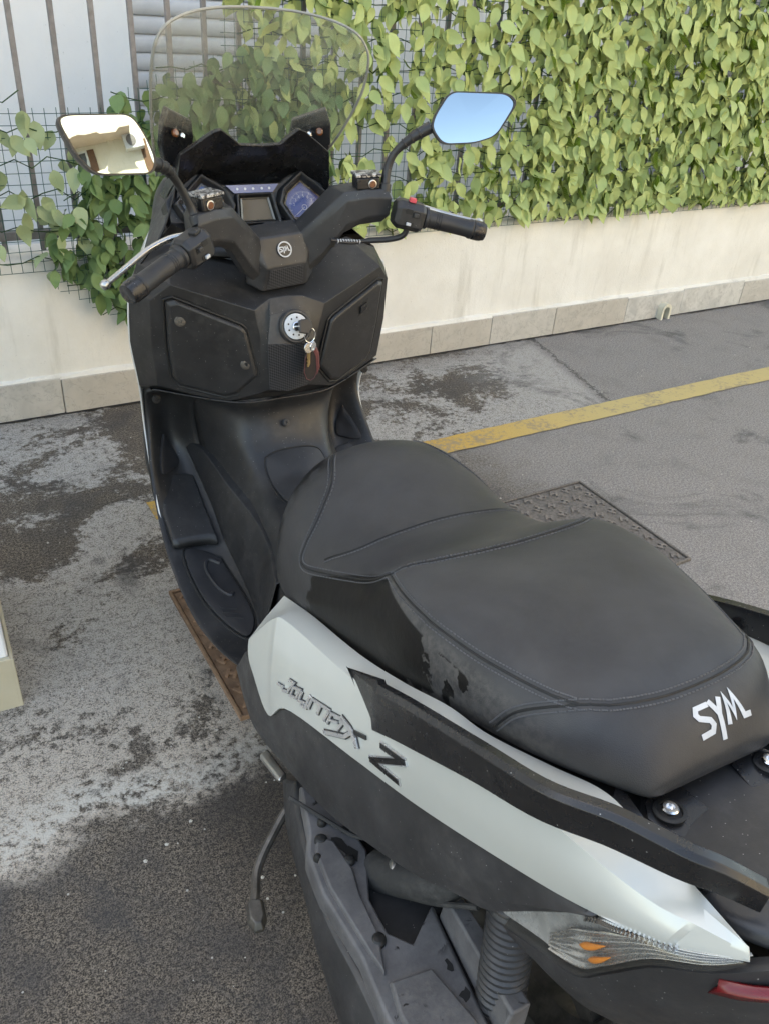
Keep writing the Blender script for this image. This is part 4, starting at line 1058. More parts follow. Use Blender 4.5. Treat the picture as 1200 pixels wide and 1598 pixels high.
# ---- knee panel (leg shield) with two glove boxes and ignition
# key points on the positive-x half
K = {'A': (.038, 1.083, .900), 'A0': (0, 1.083, .903), 'Rg': (.080, 1.061, .886), 'St': (.238, 1.112, .938), 'Scn': (.274, 1.140, .900), 'Smd': (.276, 1.150, .80), 'Sb': (.268, 1.158, .705),
     'Gl': (.135, 1.108, .665), 'Ci': (.066, 1.066, .695), 'Ck': (.066, 1.066, .82), 'B0': (0, 1.068, .690), 'Kb': (.045, 1.067, .70), 'Km': (.055, 1.052, .812), 'Kt': (.044, 1.064, .872), 'Kt0': (0, 1.062, .876), 'Km0': (0, 1.040, .812)}
def V3(n): return Vector(K[n])
verts = []; idx = {}
def vid(n, s):
    p = V3(n)
    key = (n, s if p.x else 0)
    if key not in idx: idx[key] = len(verts); verts.append(Vector((p.x*s, p.y, p.z)))
    return idx[key]
K.update({'Wt': (.300, 1.205, .905), 'Wm': (.306, 1.215, .79), 'Wb': (.290, 1.240, .672), 'Ub': (.215, 1.165, .672), 'U0': (0, 1.105, .662), 'Uf': (.262, 1.20, .675),
          'Ft': (.20, 1.24, .985), 'Fi': (.105, 1.215, .955), 'F0': (0, 1.20, .93), 'Fo': (.275, 1.22, .955)})
faces = []
for s in SIDES:
    for q in (('Rg', 'St', 'Scn', 'Smd', 'Sb', 'Gl', 'Ci', 'Ck'), ('Scn', 'Wt', 'Wm', 'Smd'), ('Smd', 'Wm', 'Wb', 'Sb'), ('Gl', 'Sb', 'Uf', 'Ub'), ('Sb', 'Wb', 'Uf'), ('St', 'Fo', 'Wt', 'Scn'),
              ('Rg', 'Fi', 'Ft', 'St'), ('St', 'Ft', 'Fo'), ('A', 'F0', 'Fi', 'Rg'), ('A0', 'F0', 'A'), ('A', 'Rg', 'Ck', 'Km', 'Kt'), ('Ck', 'Ci', 'Kb', 'Km'), ('A0', 'A', 'Kt', 'Kt0'), ('B0', 'Kb', 'Ci', 'Gl', 'U0'), ('Gl', 'Ub', 'U0')):
        f = [vid(n_, s) for n_ in q]; faces.append(f if s > 0 else f[::-1])
mb = MB(); mb.add(verts, faces)
shield = mb.build('leg_shield', M['plastic'], SC, bevel=.006, seg=3)
# ignition face: convex hexagonal boss, carbon apron below
verts, idx, faces = [], {}, []
K.update({'Kk0': (0, 1.037, .812), 'Kb1': (.040, 1.060, .705), 'B1': (0, 1.058, .695)})
for s in SIDES:
    for q in (('Kt0', 'Kt', 'Km', 'Kk0'),): f = [vid(n_, s) for n_ in q]; faces.append(f if s > 0 else f[::-1])
mb = MB(); mb.add(verts, faces); boss = mb.build('ignition_boss', M['plastic2'], shield, bevel=.003, solid=.002)
verts, idx, faces = [], {}, []
for s in SIDES:
    for q in (('Kk0', 'Km', 'Kb', 'B0'),): f = [vid(n_, s) for n_ in q]; faces.append(f if s > 0 else f[::-1])
mb = MB(); mb.add(verts, faces); mb.build('carbon_apron', M['carbon'], shield, bevel=.003, solid=.002)
# glove box doors (raised plates on the knee panel plane)
P0, P1, P2 = V3('Rg'), V3('St'), V3('Gl')
def shield_y(x, z):     # front face y on the right half
    pts = [V3('Rg'), V3('St'), V3('Gl'), V3('Smd')]
    n_ = (P1-P0).cross(P2-P0); return P0.y-(n_.x*(x-P0.x)+n_.z*(z-P0.z))/n_.y
door = [(.096, .842), (.106, .852), (.232, .908), (.248, .902), (.246, .80), (.2386, .729), (.2243, .709), (.136, .684), (.112, .692), (.074, .737), (.074, .747)]
SBV = bvh_of(shield)
def shield_at(x, z, off):
    q, n_, _, _ = SBV.ray_cast(Vector((x, .6, z)), Vector((0, 1, 0))); p = q if q else Vector((x, shield_y(x, z), z)); return Vector((p.x, p.y-off, p.z))
for s in SIDES:
    n = len(door); cx, cz = .17, .80
    o1 = [shield_at(x, z, -.004) for x, z in door]; o2 = [shield_at(x, z, .0060) for x, z in door]; o3 = [shield_at(cx+(x-cx)*.92, cz+(z-cz)*.93, .0125) for x, z in door]
    mb = MB(); mb.loft([o1, o2, o3]); mb.build('glove_box_door', M['plastic'], shield, flipx=(s < 0), bevel=.0025)
    gp = [shield_at(cx+(x-cx)*1.045, cz+(z-cz)*1.04, .0008) for x, z in door]
    mb = MB(); mb.tube(gp+[gp[0]], .0028, 6).build('door_gap', M['deep'], shield, flipx=(s < 0), fix=False)
for x, z in ((-.2242, .8635), (-.0978, .766)):
    p = shield_at(-x, z, .0125); screw((x, p.y, z), (-.15, -1, .2), shield, .0092, 'steel')
# latch on the right door
lt = [(.176, .862), (.202, .876), (.202, .848), (.176, .834)]
mb = MB(); mb.prism([shield_at(x, z, .0118) for x, z in lt], (0, -.0018, 0)).build('latch_frame', M['deep'], shield, bevel=.001)
mb = MB(); mb.prism([shield_at(.189+(x-.189)*.7, .855+(z-.855)*.6, .0122) for x, z in lt], (0, -.006, 0)).build('latch_handle', M['gloss'], shield, bevel=.001)
for s in SIDES: screw((s*.262, 1.208, .650), (s*-.2, -1, .3), shield, .008, 'deep')
# ignition lock
kc = Vector((.006, 1.049, .846)); ka = Vector((0, -.93, .36)).normalized()
mb = MB(); mb.lathe([(.036, -.012), (.036, .006), (.033, .010), (.030, .010), (.028, .004)], kc, ka, 32); lock = mb.build('ignition_lock', M['plastic2'], SC)
mb = MB(); mb.lathe([(.027, .004), (.027, .0085), (.025, .0095), (.010, .0100), (.0098, .006)], kc, ka, 32).build('lock_plate', M['print'], lock)
mb = MB(); mb.lathe([(.0098, .004), (.0096, .013), (.008, .014)], kc, ka, 20).build('lock_barrel', M['chrome'], lock)
ux = Vector((1, 0, 0)); uy = ka.cross(ux)*-1
mb = MB()
for a in range(0, 360, 40):
    d = ux*math.cos(R(a))+uy*math.sin(R(a)); mb.lathe([(.0022, .0094), (.0022, .0101)], kc+d*.0185, ka, 8)
mb.build('lock_marks', M['gloss'], lock)['kind'] = 'stuff'

# ---- the bunch of keys hanging in the lock
KO = kc+ka*.014
keys = empty('key_ring', 'bunch of keys with a dark leather fob hanging in the ignition lock', 'keys', KO)
mb = MB(); mb.prism([-ux*.004+uy*.014, ux*.012+uy*.018, ux*.024+uy*.010, ux*.026-uy*.004, ux*.016-uy*.014, -ux*.002-uy*.012], ka*.010); mb.v = [v+ka*.012 for v in mb.v]
kh = mb.build('scooter_key', M['gloss'], keys, bevel=.002)
mb = MB(); mb.prism([-ux*.0045+uy*.001, ux*.0045+uy*.001, ux*.0045-uy*.001, -ux*.0045-uy*.001], ka*.02).build('blade', M['alu'], kh)
rc = ka*.020+ux*.020+Vector((0, 0, -.022)); ringp = [rc+Vector((math.cos(a*.2618)*.012, -.002, math.sin(a*.2618)*.016)) for a in range(25)]
mb = MB(); mb.tube(ringp, .0011, 6).build('split_ring', M['chrome'], keys)
mb = MB(); c1 = rc+Vector((-.004, -.006, -.026)); mb.lathe([(.011, -.001), (.012, 0), (.011, .001)], c1, (.25, -1, .1), 20); mb.build('key_bow', M['alu'], keys)
bl = [(-.0035, -.010), (.004, -.010), (.004, -.036), (.001, -.043), (-.002, -.043), (-.0035, -.038), (-.0015, -.034), (-.0035, -.030), (-.0015, -.026), (-.0035, -.022)]
mb = MB(); mb.prism([c1+Vector((a, -.001, b)) for a, b in bl], (0, .002, 0)).build('key_blade', M['brass'], keys)
mb = MB(); mb.lathe([(.010, -.001), (.011, 0), (.010, .001)], c1+Vector((.012, .004, .0)), (.6, -1, 0), 20).build('key_bow', M['chrome'], keys)
fobp = [(-.006, 0), (.006, 0), (.013, -.015), (.016, -.05), (.010, -.066), (0, -.071), (-.010, -.066), (-.016, -.05), (-.013, -.015)]
f0 = rc+Vector((.004, .0, -.034))
mb = MB(); mb.prism([f0+Vector((a, .0, b)) for a, b in fobp], (0, .004, 0)); fob = mb.build('leather_fob', M['leather'], keys, bevel=.0015)
pp = [f0+Vector((a*.93, -.0006, b*.97-.001)) for a, b in fobp]; mb = MB(); mb.tube(pp+[pp[0]], .0008, 5).build('fob_edge', M['redthread'], fob)
mb = MB(); mb.prism([f0+Vector((a*.9+.010, .010, b*.96)) for a, b in fobp], (.004, .003, 0)).build('leather_strap', M['redthread'], keys, bevel=.001)
mb = MB(); rr = [f0+Vector((math.cos(a*.2618)*.0075, math.sin(a*.2618)*.006+.002, .002)) for a in range(25)]; mb.tube(rr, .001, 6).build('loop_ring', M['chrome'], keys)

# ---- front fairing (white), outer skins
def fair(mb):
    rows_ = [
     [(.268, 1.222, .945), (.290, 1.212, .925), (.302, 1.207, .905), (.308, 1.217, .79), (.292, 1.242, .672), (.284, 1.27, .56), (.292, 1.20, .46), (.30, 1.10, .37)],
     [(.245, 1.29, .955), (.262, 1.28, .935), (.272, 1.275, .90), (.276, 1.29, .79), (.262, 1.31, .66), (.255, 1.33, .54), (.262, 1.28, .42), (.27, 1.18, .31)],
     [(.190, 1.42, .975), (.205, 1.43, .94), (.215, 1.45, .88), (.210, 1.46, .77), (.19, 1.44, .64), (.17, 1.42, .54), (.16, 1.38, .42), (.16, 1.30, .30)],
     [(.11, 1.54, .985), (.12, 1.59, .93), (.125, 1.64, .86), (.115, 1.65, .76), (.09, 1.58, .66), (.07, 1.50, .56), (.07, 1.44, .44), (.07, 1.38, .32)],
     [(0, 1.60, .985), (0, 1.68, .92), (0, 1.74, .86), (0, 1.74, .77), (0, 1.64, .67), (0, 1.55, .57), (0, 1.47, .45), (0, 1.40, .32)]]
    mb.grid(patch(rows_, 30, 40))
both('front_fairing', fair, M['white'], solid=.003, ang=50)
def cowl(mb):
    rows_ = [[(.168, 1.262, 1.115), (.185, 1.258, 1.06), (.215, 1.245, 1.00), (.262, 1.224, .948)], [(.160, 1.33, 1.10), (.172, 1.33, 1.06), (.195, 1.32, 1.02), (.242, 1.29, .958)],
             [(.155, 1.42, 1.075), (.170, 1.43, 1.05), (.180, 1.43, 1.02), (.187, 1.42, .978)], [(.09, 1.49, 1.055), (.10, 1.51, 1.035), (.105, 1.53, 1.01), (.108, 1.54, .988)], [(0, 1.53, 1.045), (0, 1.55, 1.03), (0, 1.575, 1.01), (0, 1.598, .988)]]
    mb.grid(patch(rows_, 24, 14))
both('upper_cowl', cowl, M['plastic'], solid=.003, ang=50)
def headl(mb):
    mb.prism([(.035, 1.730, .85), (.13, 1.662, .88), (.15, 1.652, .86), (.13, 1.664, .80), (.05, 1.735, .79)], (.0, .012, .004))
both('headlight', headl, M['lens'], bevel=.004)
# front wheel, fender, fork
def wheel(name, cy, cz, ro, rw, hub):
    mb = MB(); prof = [(ro-.075, -rw*.8), (ro-.04, -rw), (ro-.012, -rw*.72), (ro, -rw*.25), (ro, rw*.25), (ro-.012, rw*.72), (ro-.04, rw), (ro-.075, rw*.8)]
    wr = bpy.data.objects.new(name, None)
    t = MB(); t.lathe(prof+[prof[0]], (0, cy, cz), (1, 0, 0), 48, cap=False); ty = t.build(name, M['rubber'], SC)
    t = MB(); rm = ro-.075; t.lathe([(rm, -rw*.8), (rm+.004, -rw*.6), (rm-.02, -rw*.4), (rm-.02, rw*.4), (rm+.004, rw*.6), (rm, rw*.8), (rm-.005, rw*.6), (rm-.028, rw*.3), (rm-.028, -rw*.3), (rm-.005, -rw*.6), (rm, -rw*.8)], (0, cy, cz), (1, 0, 0), 48, cap=False)
    t.lathe([(hub, -.05), (hub, .05)], (0, cy, cz), (1, 0, 0), 24)
    for k_ in range(5):
        a = k_*2*math.pi/5; d = Vector((0, math.cos(a), math.sin(a))); p = Vector((0, -math.sin(a), math.cos(a)))
        c0 = Vector((0, cy, cz)); t.loft([[c0+d*r_+p*w_*e+Vector((x_, 0, 0)) for e, x_ in ((-1, -.02), (1, -.02), (1, .02), (-1, .02))] for r_, w_ in ((hub*.8, .03), (rm-.022, .018))])
    t.build('rim', M['steel'], ty); return ty
wheel('front_wheel', 1.565, .285, .285, .058, .05)
mb = MB(); g = []
for i in range(17):
    a = R(5+i*10); g.append([Vector((x, 1.565+math.cos(a)*(.315-abs(x)*.25), .285+math.sin(a)*(.315-abs(x)*.25))) for x in (-.085, -.07, -.03, .03, .07, .085)])
mb.grid(g).build('front_fender', M['white'], SC, solid=.003, ang=60)
for s in SIDES:
    mb = MB(); mb.tube([(s*.085, 1.565, .285), (s*.085, 1.42, .60)], [.022, .026], 14); mb.tube([(s*.085, 1.42, .60), (s*.085, 1.34, .78)], .018, 14); mb.build('fork_leg', M['steel'], SC)
mb = MB(); mb.tube([(0, 1.30, .80), (0, 1.16, 1.02)], .024, 14).build('steering_column', M['deep'], SC)

# ---- instrument panel
DN = Vector((0, -1, .548)).normalized(); DU = Vector((1, 0, 0)); DV = DN.cross(DU).normalized()*1
if DV.z < 0: DV = -DV
DO = Vector((0, 1.262, 1.054))
def D(u, v, h=0): return DO+DU*u+DV*v+DN*h           # panel frame: across, up the panel, towards the rider
dash_out = [(0, -.085), (.06, -.082), (.105, -.072), (.19, -.035), (.195, .01), (.165, .042), (.118, .066), (.080, .052), (.066, .042), (0, .042)]
full_out = dash_out+[(-a, b) for a, b in reversed(dash_out[1:-1])]
mb = MB(); mb.prism([D(a, b, -.05) for a, b in full_out], DN*.046); dash = mb.build('instrument_panel', M['plastic'], SC, bevel=.004)
# lower skirt from panel to under the bars
mb = MB(); mb.loft([[D(a, b, -.004) for a, b in ((-.19, -.035), (-.105, -.072), (0, -.085), (.105, -.072), (.19, -.035))], [Vector((-.27, 1.21, .955)), Vector((-.13, 1.20, .965)), Vector((0, 1.19, .95)), Vector((.13, 1.20, .965)), Vector((.27, 1.21, .955))]], cap=False)
mb.build('panel_skirt', M['plastic'], SC, solid=.003)
def pod(sd):
    q = [(.1125, .052), (.172, .000), (.160, -.025), (.092, -.060), (.078, -.050), (.056, -.008), (.068, .020)]
    ctr = Vector((.112, -.004)); rim0 = []; rim1 = []; rim2 = []; rim3 = []
    for a, b in q:
        p = Vector((a, b)); d = p-ctr
        rim0.append(D(sd*(ctr+d*1.20).x, (ctr+d*1.20).y, -.005)); rim1.append(D(sd*(ctr+d*1.10).x, (ctr+d*1.10).y, .018)); rim2.append(D(sd*(ctr+d*1.0).x, (ctr+d*1.0).y, .016)); rim3.append(D(sd*(ctr+d*.80).x, (ctr+d*.80).y, -.003))
    mb = MB(); mb.loft([rim0, rim1, rim2, rim3], cap=False); pd = mb.build('gauge_pod', M['plastic'], dash, bevel=.003)
    mb = MB(); mb.loft([[D(sd*(ctr.x+(a-ctr.x)*k_), ctr.y+(b-ctr.y)*k_, h_) for a, b in q] for k_, h_ in ((.84, -.002), (.80, .004), (.75, .002))], cap=False); mb.build('bezel', M['bezel'], dash)
    mb = MB(); mb.prism([D(sd*(ctr.x+(a-ctr.x)*.80), ctr.y+(b-ctr.y)*.80, -.006) for a, b in q], DN*.004); mb.build('dial', M['bluedial'], dash)
    dc = Vector((.114, -.016)); mb = MB()
    for k_ in range(0, 49):
        a = R(215-k_*5.1); r0, r1 = (.030, .036) if k_ % 5 == 0 else (.0325, .036)
        e = Vector((math.cos(a), math.sin(a)))
        if abs(e.x) > .98: pass
        p0, p1 = dc+e*r0, dc+e*r1
        mb.ribbon([(sd*p0.x, p0.y), (sd*p1.x, p1.y)], .0010 if k_ % 5 == 0 else .0005, lambda u, v, h: D(u, v, -.0015+h), .0003)
    mb.ribbon([(sd*(dc.x), dc.y), (sd*(dc.x-.022), dc.y-.016)], .0012, lambda u, v, h: D(u, v, -.0008+h), .0004)
    ring = [(sd*dc.x+math.cos(a*.3927)*.0058, dc.y+math.sin(a*.3927)*.0058) for a in range(17)]
    mb.ribbon(ring, .0012, lambda u, v, h: D(u, v, -.0010+h), .0006)
    if sd > 0:
        for k_, ch in enumerate('234567'):
            a = R(215-(k_+2)*25.5); vs, fs = text_mesh(ch, .0095); p = dc+Vector((math.cos(a), math.sin(a)))*.0245
            mb.add([D(p.x+v.x, p.y+v.y, -.0012) for v in vs], fs)
    mb.build('dial_marks', M['dialwhite'], dash, smooth=False, fix=False)['kind'] = 'stuff'
    mb = MB(); mb.prism([D(sd*(ctr.x+(a-ctr.x)*.84), ctr.y+(b-ctr.y)*.84, .003) for a, b in q], DN*.0008).build('dial_glass', M['dialglass'], dash)
for s in SIDES: pod(s)
mb = MB(); mb.prism([D(-.060, .036, 0), D(.060, .036, 0), D(.044, .019, 0), D(-.044, .019, 0)], DN*.003).build('warning_strip', M['bluestrip'], dash)
mb = MB()
for u in (-.036, -.018, .0, .020, .037): mb.lathe([(.0028, .003), (.0028, .0034)], D(u, .0275), DN, 10)
mb.build('warning_icons', M['dialwhite'], dash)['kind'] = 'stuff'
q = [(-.034, .010), (.034, .010), (.041, -.042), (-.041, -.042)]
mb = MB(); mb.loft([[D(a*k_, -.016+(b+.016)*k_, h_) for a, b in q] for k_, h_ in ((1.30, -.005), (1.22, .012), (1.08, .010), (1.0, -.003))], cap=False); mb.build('lcd_hood', M['plastic'], dash, bevel=.002)
mb = MB(); mb.loft([[D(a*k_, -.016+(b+.016)*k_, h_) for a, b in q] for k_, h_ in ((.98, -.002), (.95, .003), (.84, .001))], cap=False); mb.build('bezel', M['bezel'], dash)
mb = MB(); mb.prism([D(a*.9, -.016+(b+.016)*.9, -.006) for a, b in q], DN*.005); mb.build('lcd_screen', M['lcd'], dash)

# ---- brow above the instruments, mirror-stay ears, windscreen
def brow(mb):
    top = [(0, 1.228, 1.170), (.044, 1.226, 1.172), (.062, 1.225, 1.186), (.084, 1.223, 1.201), (.10, 1.226, 1.196), (.164, 1.244, 1.152), (.172, 1.255, 1.095)]
    bot = [(0, 1.315, 1.100), (.046, 1.312, 1.100), (.065, 1.305, 1.105), (.085, 1.30, 1.112), (.105, 1.298, 1.118), (.165, 1.285, 1.075), (.172, 1.27, 1.050)]
    t, b = [Vector(p) for p in top], [Vector(p) for p in bot]
    bk = [p+Vector((0, .055, -.02)) for p in t]
    lip = [p+Vector((0, -.004, .004)) for p in t]
    mb.grid([b, t]); mb.grid([t, lip]); mb.grid([lip, [p+Vector((0, .012, .003)) for p in lip], bk, [Vector((p.x*1.1, p.y+.15, p.z-.12)) for p in t]])
both('brow_panel', brow, M['gloss'], bevel=.002, weld=.0004)
def ear(mb):
    q = [(.172, 1.279, 1.236), (.112, 1.324, 1.207), (.108, 1.332, 1.175), (.118, 1.330, 1.12), (.176, 1.300, 1.105), (.188, 1.285, 1.165), (.184, 1.279, 1.205)]
    mb.prism(q, (.006, .018, .004))
ears = both('screen_stay', ear, M['gloss'], bevel=.003)
for s, e in zip(SIDES, ears):
    for c0, r, m_ in (((.160, 1.285, 1.190), .008, 'orange'), ((.142, 1.300, 1.182), .006, 'chrome')):
        mb = MB(); mb.lathe([(r, -.002), (r, .003), (r*.6, .005)], c0, (-.5, -.85, .2), 14).build('stay_bolt', M['brownglass' if m_ == 'orange' else m_], e, flipx=(s < 0))
ZW = [(1.09, .180, 1.425), (1.14, .195, 1.378), (1.18, .206, 1.345), (1.225, .215, 1.312), (1.273, .2215, 1.280), (1.31, .2225, 1.262), (1.345, .2185, 1.247), (1.368, .208, 1.240), (1.386, .190, 1.234), (1.400, .160, 1.231), (1.410, .120, 1.229), (1.416, .075, 1.227), (1.4185, .030, 1.226)]
zz = crv([(z, w_, y) for z, w_, y in ZW], 48); mb = MB(); g = []
for p in zz:
    z, w_, y = p; g.append([Vector((w_*u, y-.065*(w_*u/.22)**2, z)) for u in [i/12-1 for i in range(25)]])
mb.grid(g); ws = mb.build('windscreen', M['screen'], SC, solid=.004, off=0, ang=70)
edge = [r[0] for r in g]+[g[-1][i] for i in range(1, 24)]+[r[-1] for r in reversed(g)]
mb = MB(); mb.tube(edge, .0028, 6).build('screen_edge', M['edge'], ws)
for s in SIDES:
    mb = MB(); mb.lathe([(.007, -.004), (.007, .004), (.004, .006)], (s*.12, 1.36, 1.13), (0, -.8, .6), 14).build('screen_bolt', M['gloss'], ws)

# ---- steering assembly (turned slightly to the left)
AXP = Vector((0, 1.16, .9)); AXD = Vector((0, -math.sin(R(26)), math.cos(R(26)))); SM = Matrix.Translation(AXP) @ Matrix.Rotation(.11527, 4, AXD) @ Matrix.Translation(-AXP)
def steer(o): o.data.transform(SM); return o
def sbuild(mb, name, mat, s, parent=SC, **kw): return steer(mb.build(name, mat, parent, flipx=(s < 0), **kw))
# hub
verts = []; faces = []; H = {}
def hv(n, x, y, z):
    for s in SIDES: H[(n, s)] = len(verts); verts.append(Vector((s*x, y, z)))
hv('t', .058, 1.110, 1.021); hv('l', .046, 1.088, .965); hv('b', .052, 1.104, .912); hv('tb', .060, 1.165, 1.035); hv('bb', .05, 1.17, .92); hv('o', .084, 1.118, 1.006); hv('ob', .080, 1.122, .930)
L, Rr = -1, 1
faces = [[H['t', L], H['t', Rr], H['l', Rr], H['l', L]], [H['l', L], H['l', Rr], H['b', Rr], H['b', L]], [H['tb', L], H['tb', Rr], H['t', Rr], H['t', L]], [H['b', L], H['b', Rr], H['bb', Rr], H['bb', L]], [H['bb', L], H['bb', Rr], H['tb', Rr], H['tb', L]]]
for s in SIDES:
    q = [[H['t', s], H['o', s], H['l', s]], [H['l', s], H['o', s], H['ob', s], H['b', s]], [H['o', s], H['tb', s], H['bb', s], H['ob', s]], [H['t', s], H['tb', s], H['o', s]], [H['b', s], H['ob', s], H['bb', s]]]
    faces += q
mb = MB(); mb.add(verts, faces); hub = steer(mb.build('handlebar_cover', M['plastic2'], SC, bevel=.004, seg=3))
mb = MB(); e_ = [verts[H['l', L]], verts[H['l', Rr]], verts[H['b', Rr]], verts[H['b', L]]]; nn_ = (e_[1]-e_[0]).cross(e_[2]-e_[0]).normalized()
if nn_.y > 0: nn_ = -nn_
c_ = sum(e_, Vector())/4; mb.prism([c_+(p-c_)*.84+nn_*.0005 for p in e_], nn_*.0012); steer(mb.build('carbon_plate', M['carbon'], hub, bevel=.0006))
tp = [verts[H['t', L]], verts[H['t', Rr]], verts[H['l', Rr]], verts[H['l', L]]]; tn = (tp[1]-tp[0]).cross(tp[2]-tp[0]).normalized()
if tn.z < 0: tn = -tn
bc = sum(tp, Vector())/4+Vector((0, .000, .002)); bu = Vector((1, 0, 0)); bvv = tn.cross(bu)
mb = MB(); mb.lathe([(.0165, .0), (.0165, .002), (.0155, .003)], bc, tn, 32); bd = steer(mb.build('badge', M['gloss'], hub))
mb = MB(); rg = [(math.cos(a*.19635)*.0148, math.sin(a*.19635)*.0148) for a in range(33)]
bm_ = lambda u, v, h: bc+bu*u+bvv*v+tn*(.0030+h)
mb.ribbon(rg, .0026, bm_, .0008)
for st in ([(.78, .92), (.14, .92), (.03, .74), (.14, .60), (.62, .44), (.72, .28), (.60, .10), (.0, .06)], [(.86, 1.0), (1.14, .55)], [(1.45, 1.0), (1.16, .50), (1.10, -.28)], [(1.52, .08), (1.74, .92), (1.93, .30), (2.16, .95), (2.42, .14), (2.80, .12)]):
    mb.ribbon([((a-1.38)*.0086, (b-.45)*.0105) for a, b in st], .0022, bm_, .0006)
steer(mb.build('badge_lettering', M['print'], hub, smooth=False))
for s in SIDES:
    # arm of the cover
    mb = MB(); secs = []
    for (x, y, z, h_, d_, sh) in ((.044, 1.114, 1.018, .104, .055, .0), (.080, 1.090, 1.056, .104, .062, .012), (.125, 1.064, 1.102, .086, .068, .010), (.165, 1.046, 1.108, .074, .068, .0), (.210, 1.030, 1.106, .068, .060, .0)):
        secs.append([(x, y, z), (x+.004, y-.010, z-.016), (x+.002, y-.006, z-h_*.75), (x-.006+sh, y+.012, z-h_), (x-.006+sh, y+d_-.014, z-h_), (x+.004, y+d_, z-h_*.6), (x+.004, y+d_, z-.012), (x, y+d_-.012, z+.003)])
    mb.loft(secs); arm = sbuild(mb, 'handlebar_arm', M['plastic2'], s, bevel=.003, seg=3)
    # switch housing round the bar
    b0, b1 = Vector((.215, 1.006, 1.067)), Vector((.386, .930, 1.020)); bd_ = (b1-b0).normalized(); up_ = Vector((0, 0, 1)); up_ = (up_-bd_*up_.dot(bd_)).normalized(); fw = up_.cross(bd_)
    if fw.y < 0: fw = -fw
    def BP(t, a, b): return b0+bd_*t+up_*a+fw*b
    mb = MB(); oc = lambda t, r, k_: [BP(t, a*r, b*r*k_) for a, b in ((1, -.45), (.55, -1), (-.75, -1), (-1.15, -.5), (-1.15, .5), (-.6, 1), (.6, 1), (1, .5))]
    mb.loft([oc(-.006, .021, 1.0), oc(.004, .0265, 1.02), oc(.050, .0265, 1.0), oc(.058, .022, 1.0)]); hs = sbuild(mb, 'switch_housing', M['plastic'], s, bevel=.002)
    for (t, a, w_, hh, m_) in ((.020, .010, .014, .010, 'deep'), (.036, .006, .016, .012, 'deep'), (.026, -.014, .018, .009, 'deep')):
        mb = MB(); mb.prism([BP(t+x, a+y, -.0262) for x, y in ((-w_/2, -hh/2), (w_/2, -hh/2), (w_/2, hh/2), (-w_/2, hh/2))], -fw*.0016); sbuild(mb, 'button_recess', M[m_], s, hs)
    for (t, a, w_, hh, m_) in ((.036, .006, .010, .008, 'plastic2'), (.024, -.014, .010, .006, 'print')):
        mb = MB(); mb.prism([BP(t+x, a+y, -.0272) for x, y in ((-w_/2, -hh/2), (w_/2, -hh/2), (w_/2, hh/2), (-w_/2, hh/2))], -fw*.005); sbuild(mb, 'button', M[m_], s, hs, bevel=.001)
    if s > 0:
        mb = MB(); mb.prism([BP(.018+x, .026, -.010+y) for x, y in ((0, -.006), (.014, -.006), (.014, .006), (0, .006))], up_*.009); sbuild(mb, 'kill_switch', M['red'], s, hs, bevel=.0015)
    else:
        mb = MB(); mb.prism([BP(.010+x, .025, -.008+y) for x, y in ((0, -.008), (.018, -.010), (.022, .004), (.004, .008))], up_*.007); sbuild(mb, 'pass_switch', M['plastic'], s, hs, bevel=.0015)
    # grip
    prof = [(.0135, .056), (.0215, .060), (.0218, .066), (.0180, .069)]
    for k_ in range(3): q0 = .082+k_*.0050; prof += [(.0182, q0), (.0172, q0+.0008), (.0172, q0+.0018), (.0182, q0+.0026)]
    ln_ = (b1-b0).length
    prof += [(.0178, .12), (.0182, ln_-.034), (.0202, ln_-.030), (.0202, ln_-.026), (.0188, ln_-.024)]
    mb = MB(); mb.lathe(prof, b0, bd_, 24); gr = sbuild(mb, 'grip', M['grip'], s, ang=50)
    mb = MB(); mb.lathe([(.0165, ln_-.026), (.0205, ln_-.022), (.0205, ln_-.006), (.0175, ln_+.004), (.008, ln_+.006)], b0, bd_, 24); sbuild(mb, 'bar_end', M['gloss'], s, gr, ang=40)
    # lever
    mb = MB(); lv = [BP(.006, .006, .036), BP(.030, .008, .052), BP(.075, .008, .062), BP(.13, .006, .060), BP(.196, .008, .050)]
    ps = crv(lv, 24); secs = []
    for i, p in enumerate(ps):
        w_ = .0075-.0025*i/23; hh = .0065-.0015*i/23
        secs.append([p+fw*w_*math.cos(a*.7854)+up_*hh*math.sin(a*.7854) for a in range(8)])
    mb.loft(secs); mb.lathe([(.003, -.009), (.0075, -.006), (.0090, 0), (.0075, .006), (.003, .009)], ps[-1], bd_, 14); sbuild(mb, 'brake_lever', M['alu'], s, ang=60)
    # master cylinder
    mc = Vector((.176, 1.062, 1.118)); mb = MB()
    Y_ = Matrix.Rotation(R(-16), 3, 'Z'); mb.box(mc, (.050, .038, .024), Y_); cyl = sbuild(mb, 'master_cylinder', M['gloss'], s, bevel=.003)
    mb = MB(); mb.box(mc+Vector((0, 0, .0155)), (.054, .042, .007), Y_); sbuild(mb, 'reservoir_cap', M['flaked'], s, cyl, bevel=.0015)
    mb = MB(); mb.lathe([(.0070, .0), (.0070, .003), (.0058, .004)], mc+Y_ @ Vector((.008, -.0190, -.001)), Y_ @ Vector((0, -1, 0)), 18); sbuild(mb, 'sight_glass', M['brownglass'], s, cyl)
    mb = MB(); mb.lathe([(.0088, .0), (.0088, .0025), (.0074, .003)], mc+Y_ @ Vector((.008, -.0190, -.001)), Y_ @ Vector((0, -1, 0)), 18); sbuild(mb, 'sight_ring', M['alu'], s, cyl)
    for sx in (-1, 1):
        mb = MB(); mb.lathe([(.003, 0), (.003, .0015)], mc+Y_ @ Vector((sx*.019, 0, .0185)), (0, 0, 1), 10); sbuild(mb, 'cap_screw', M['steel'], s, cyl)
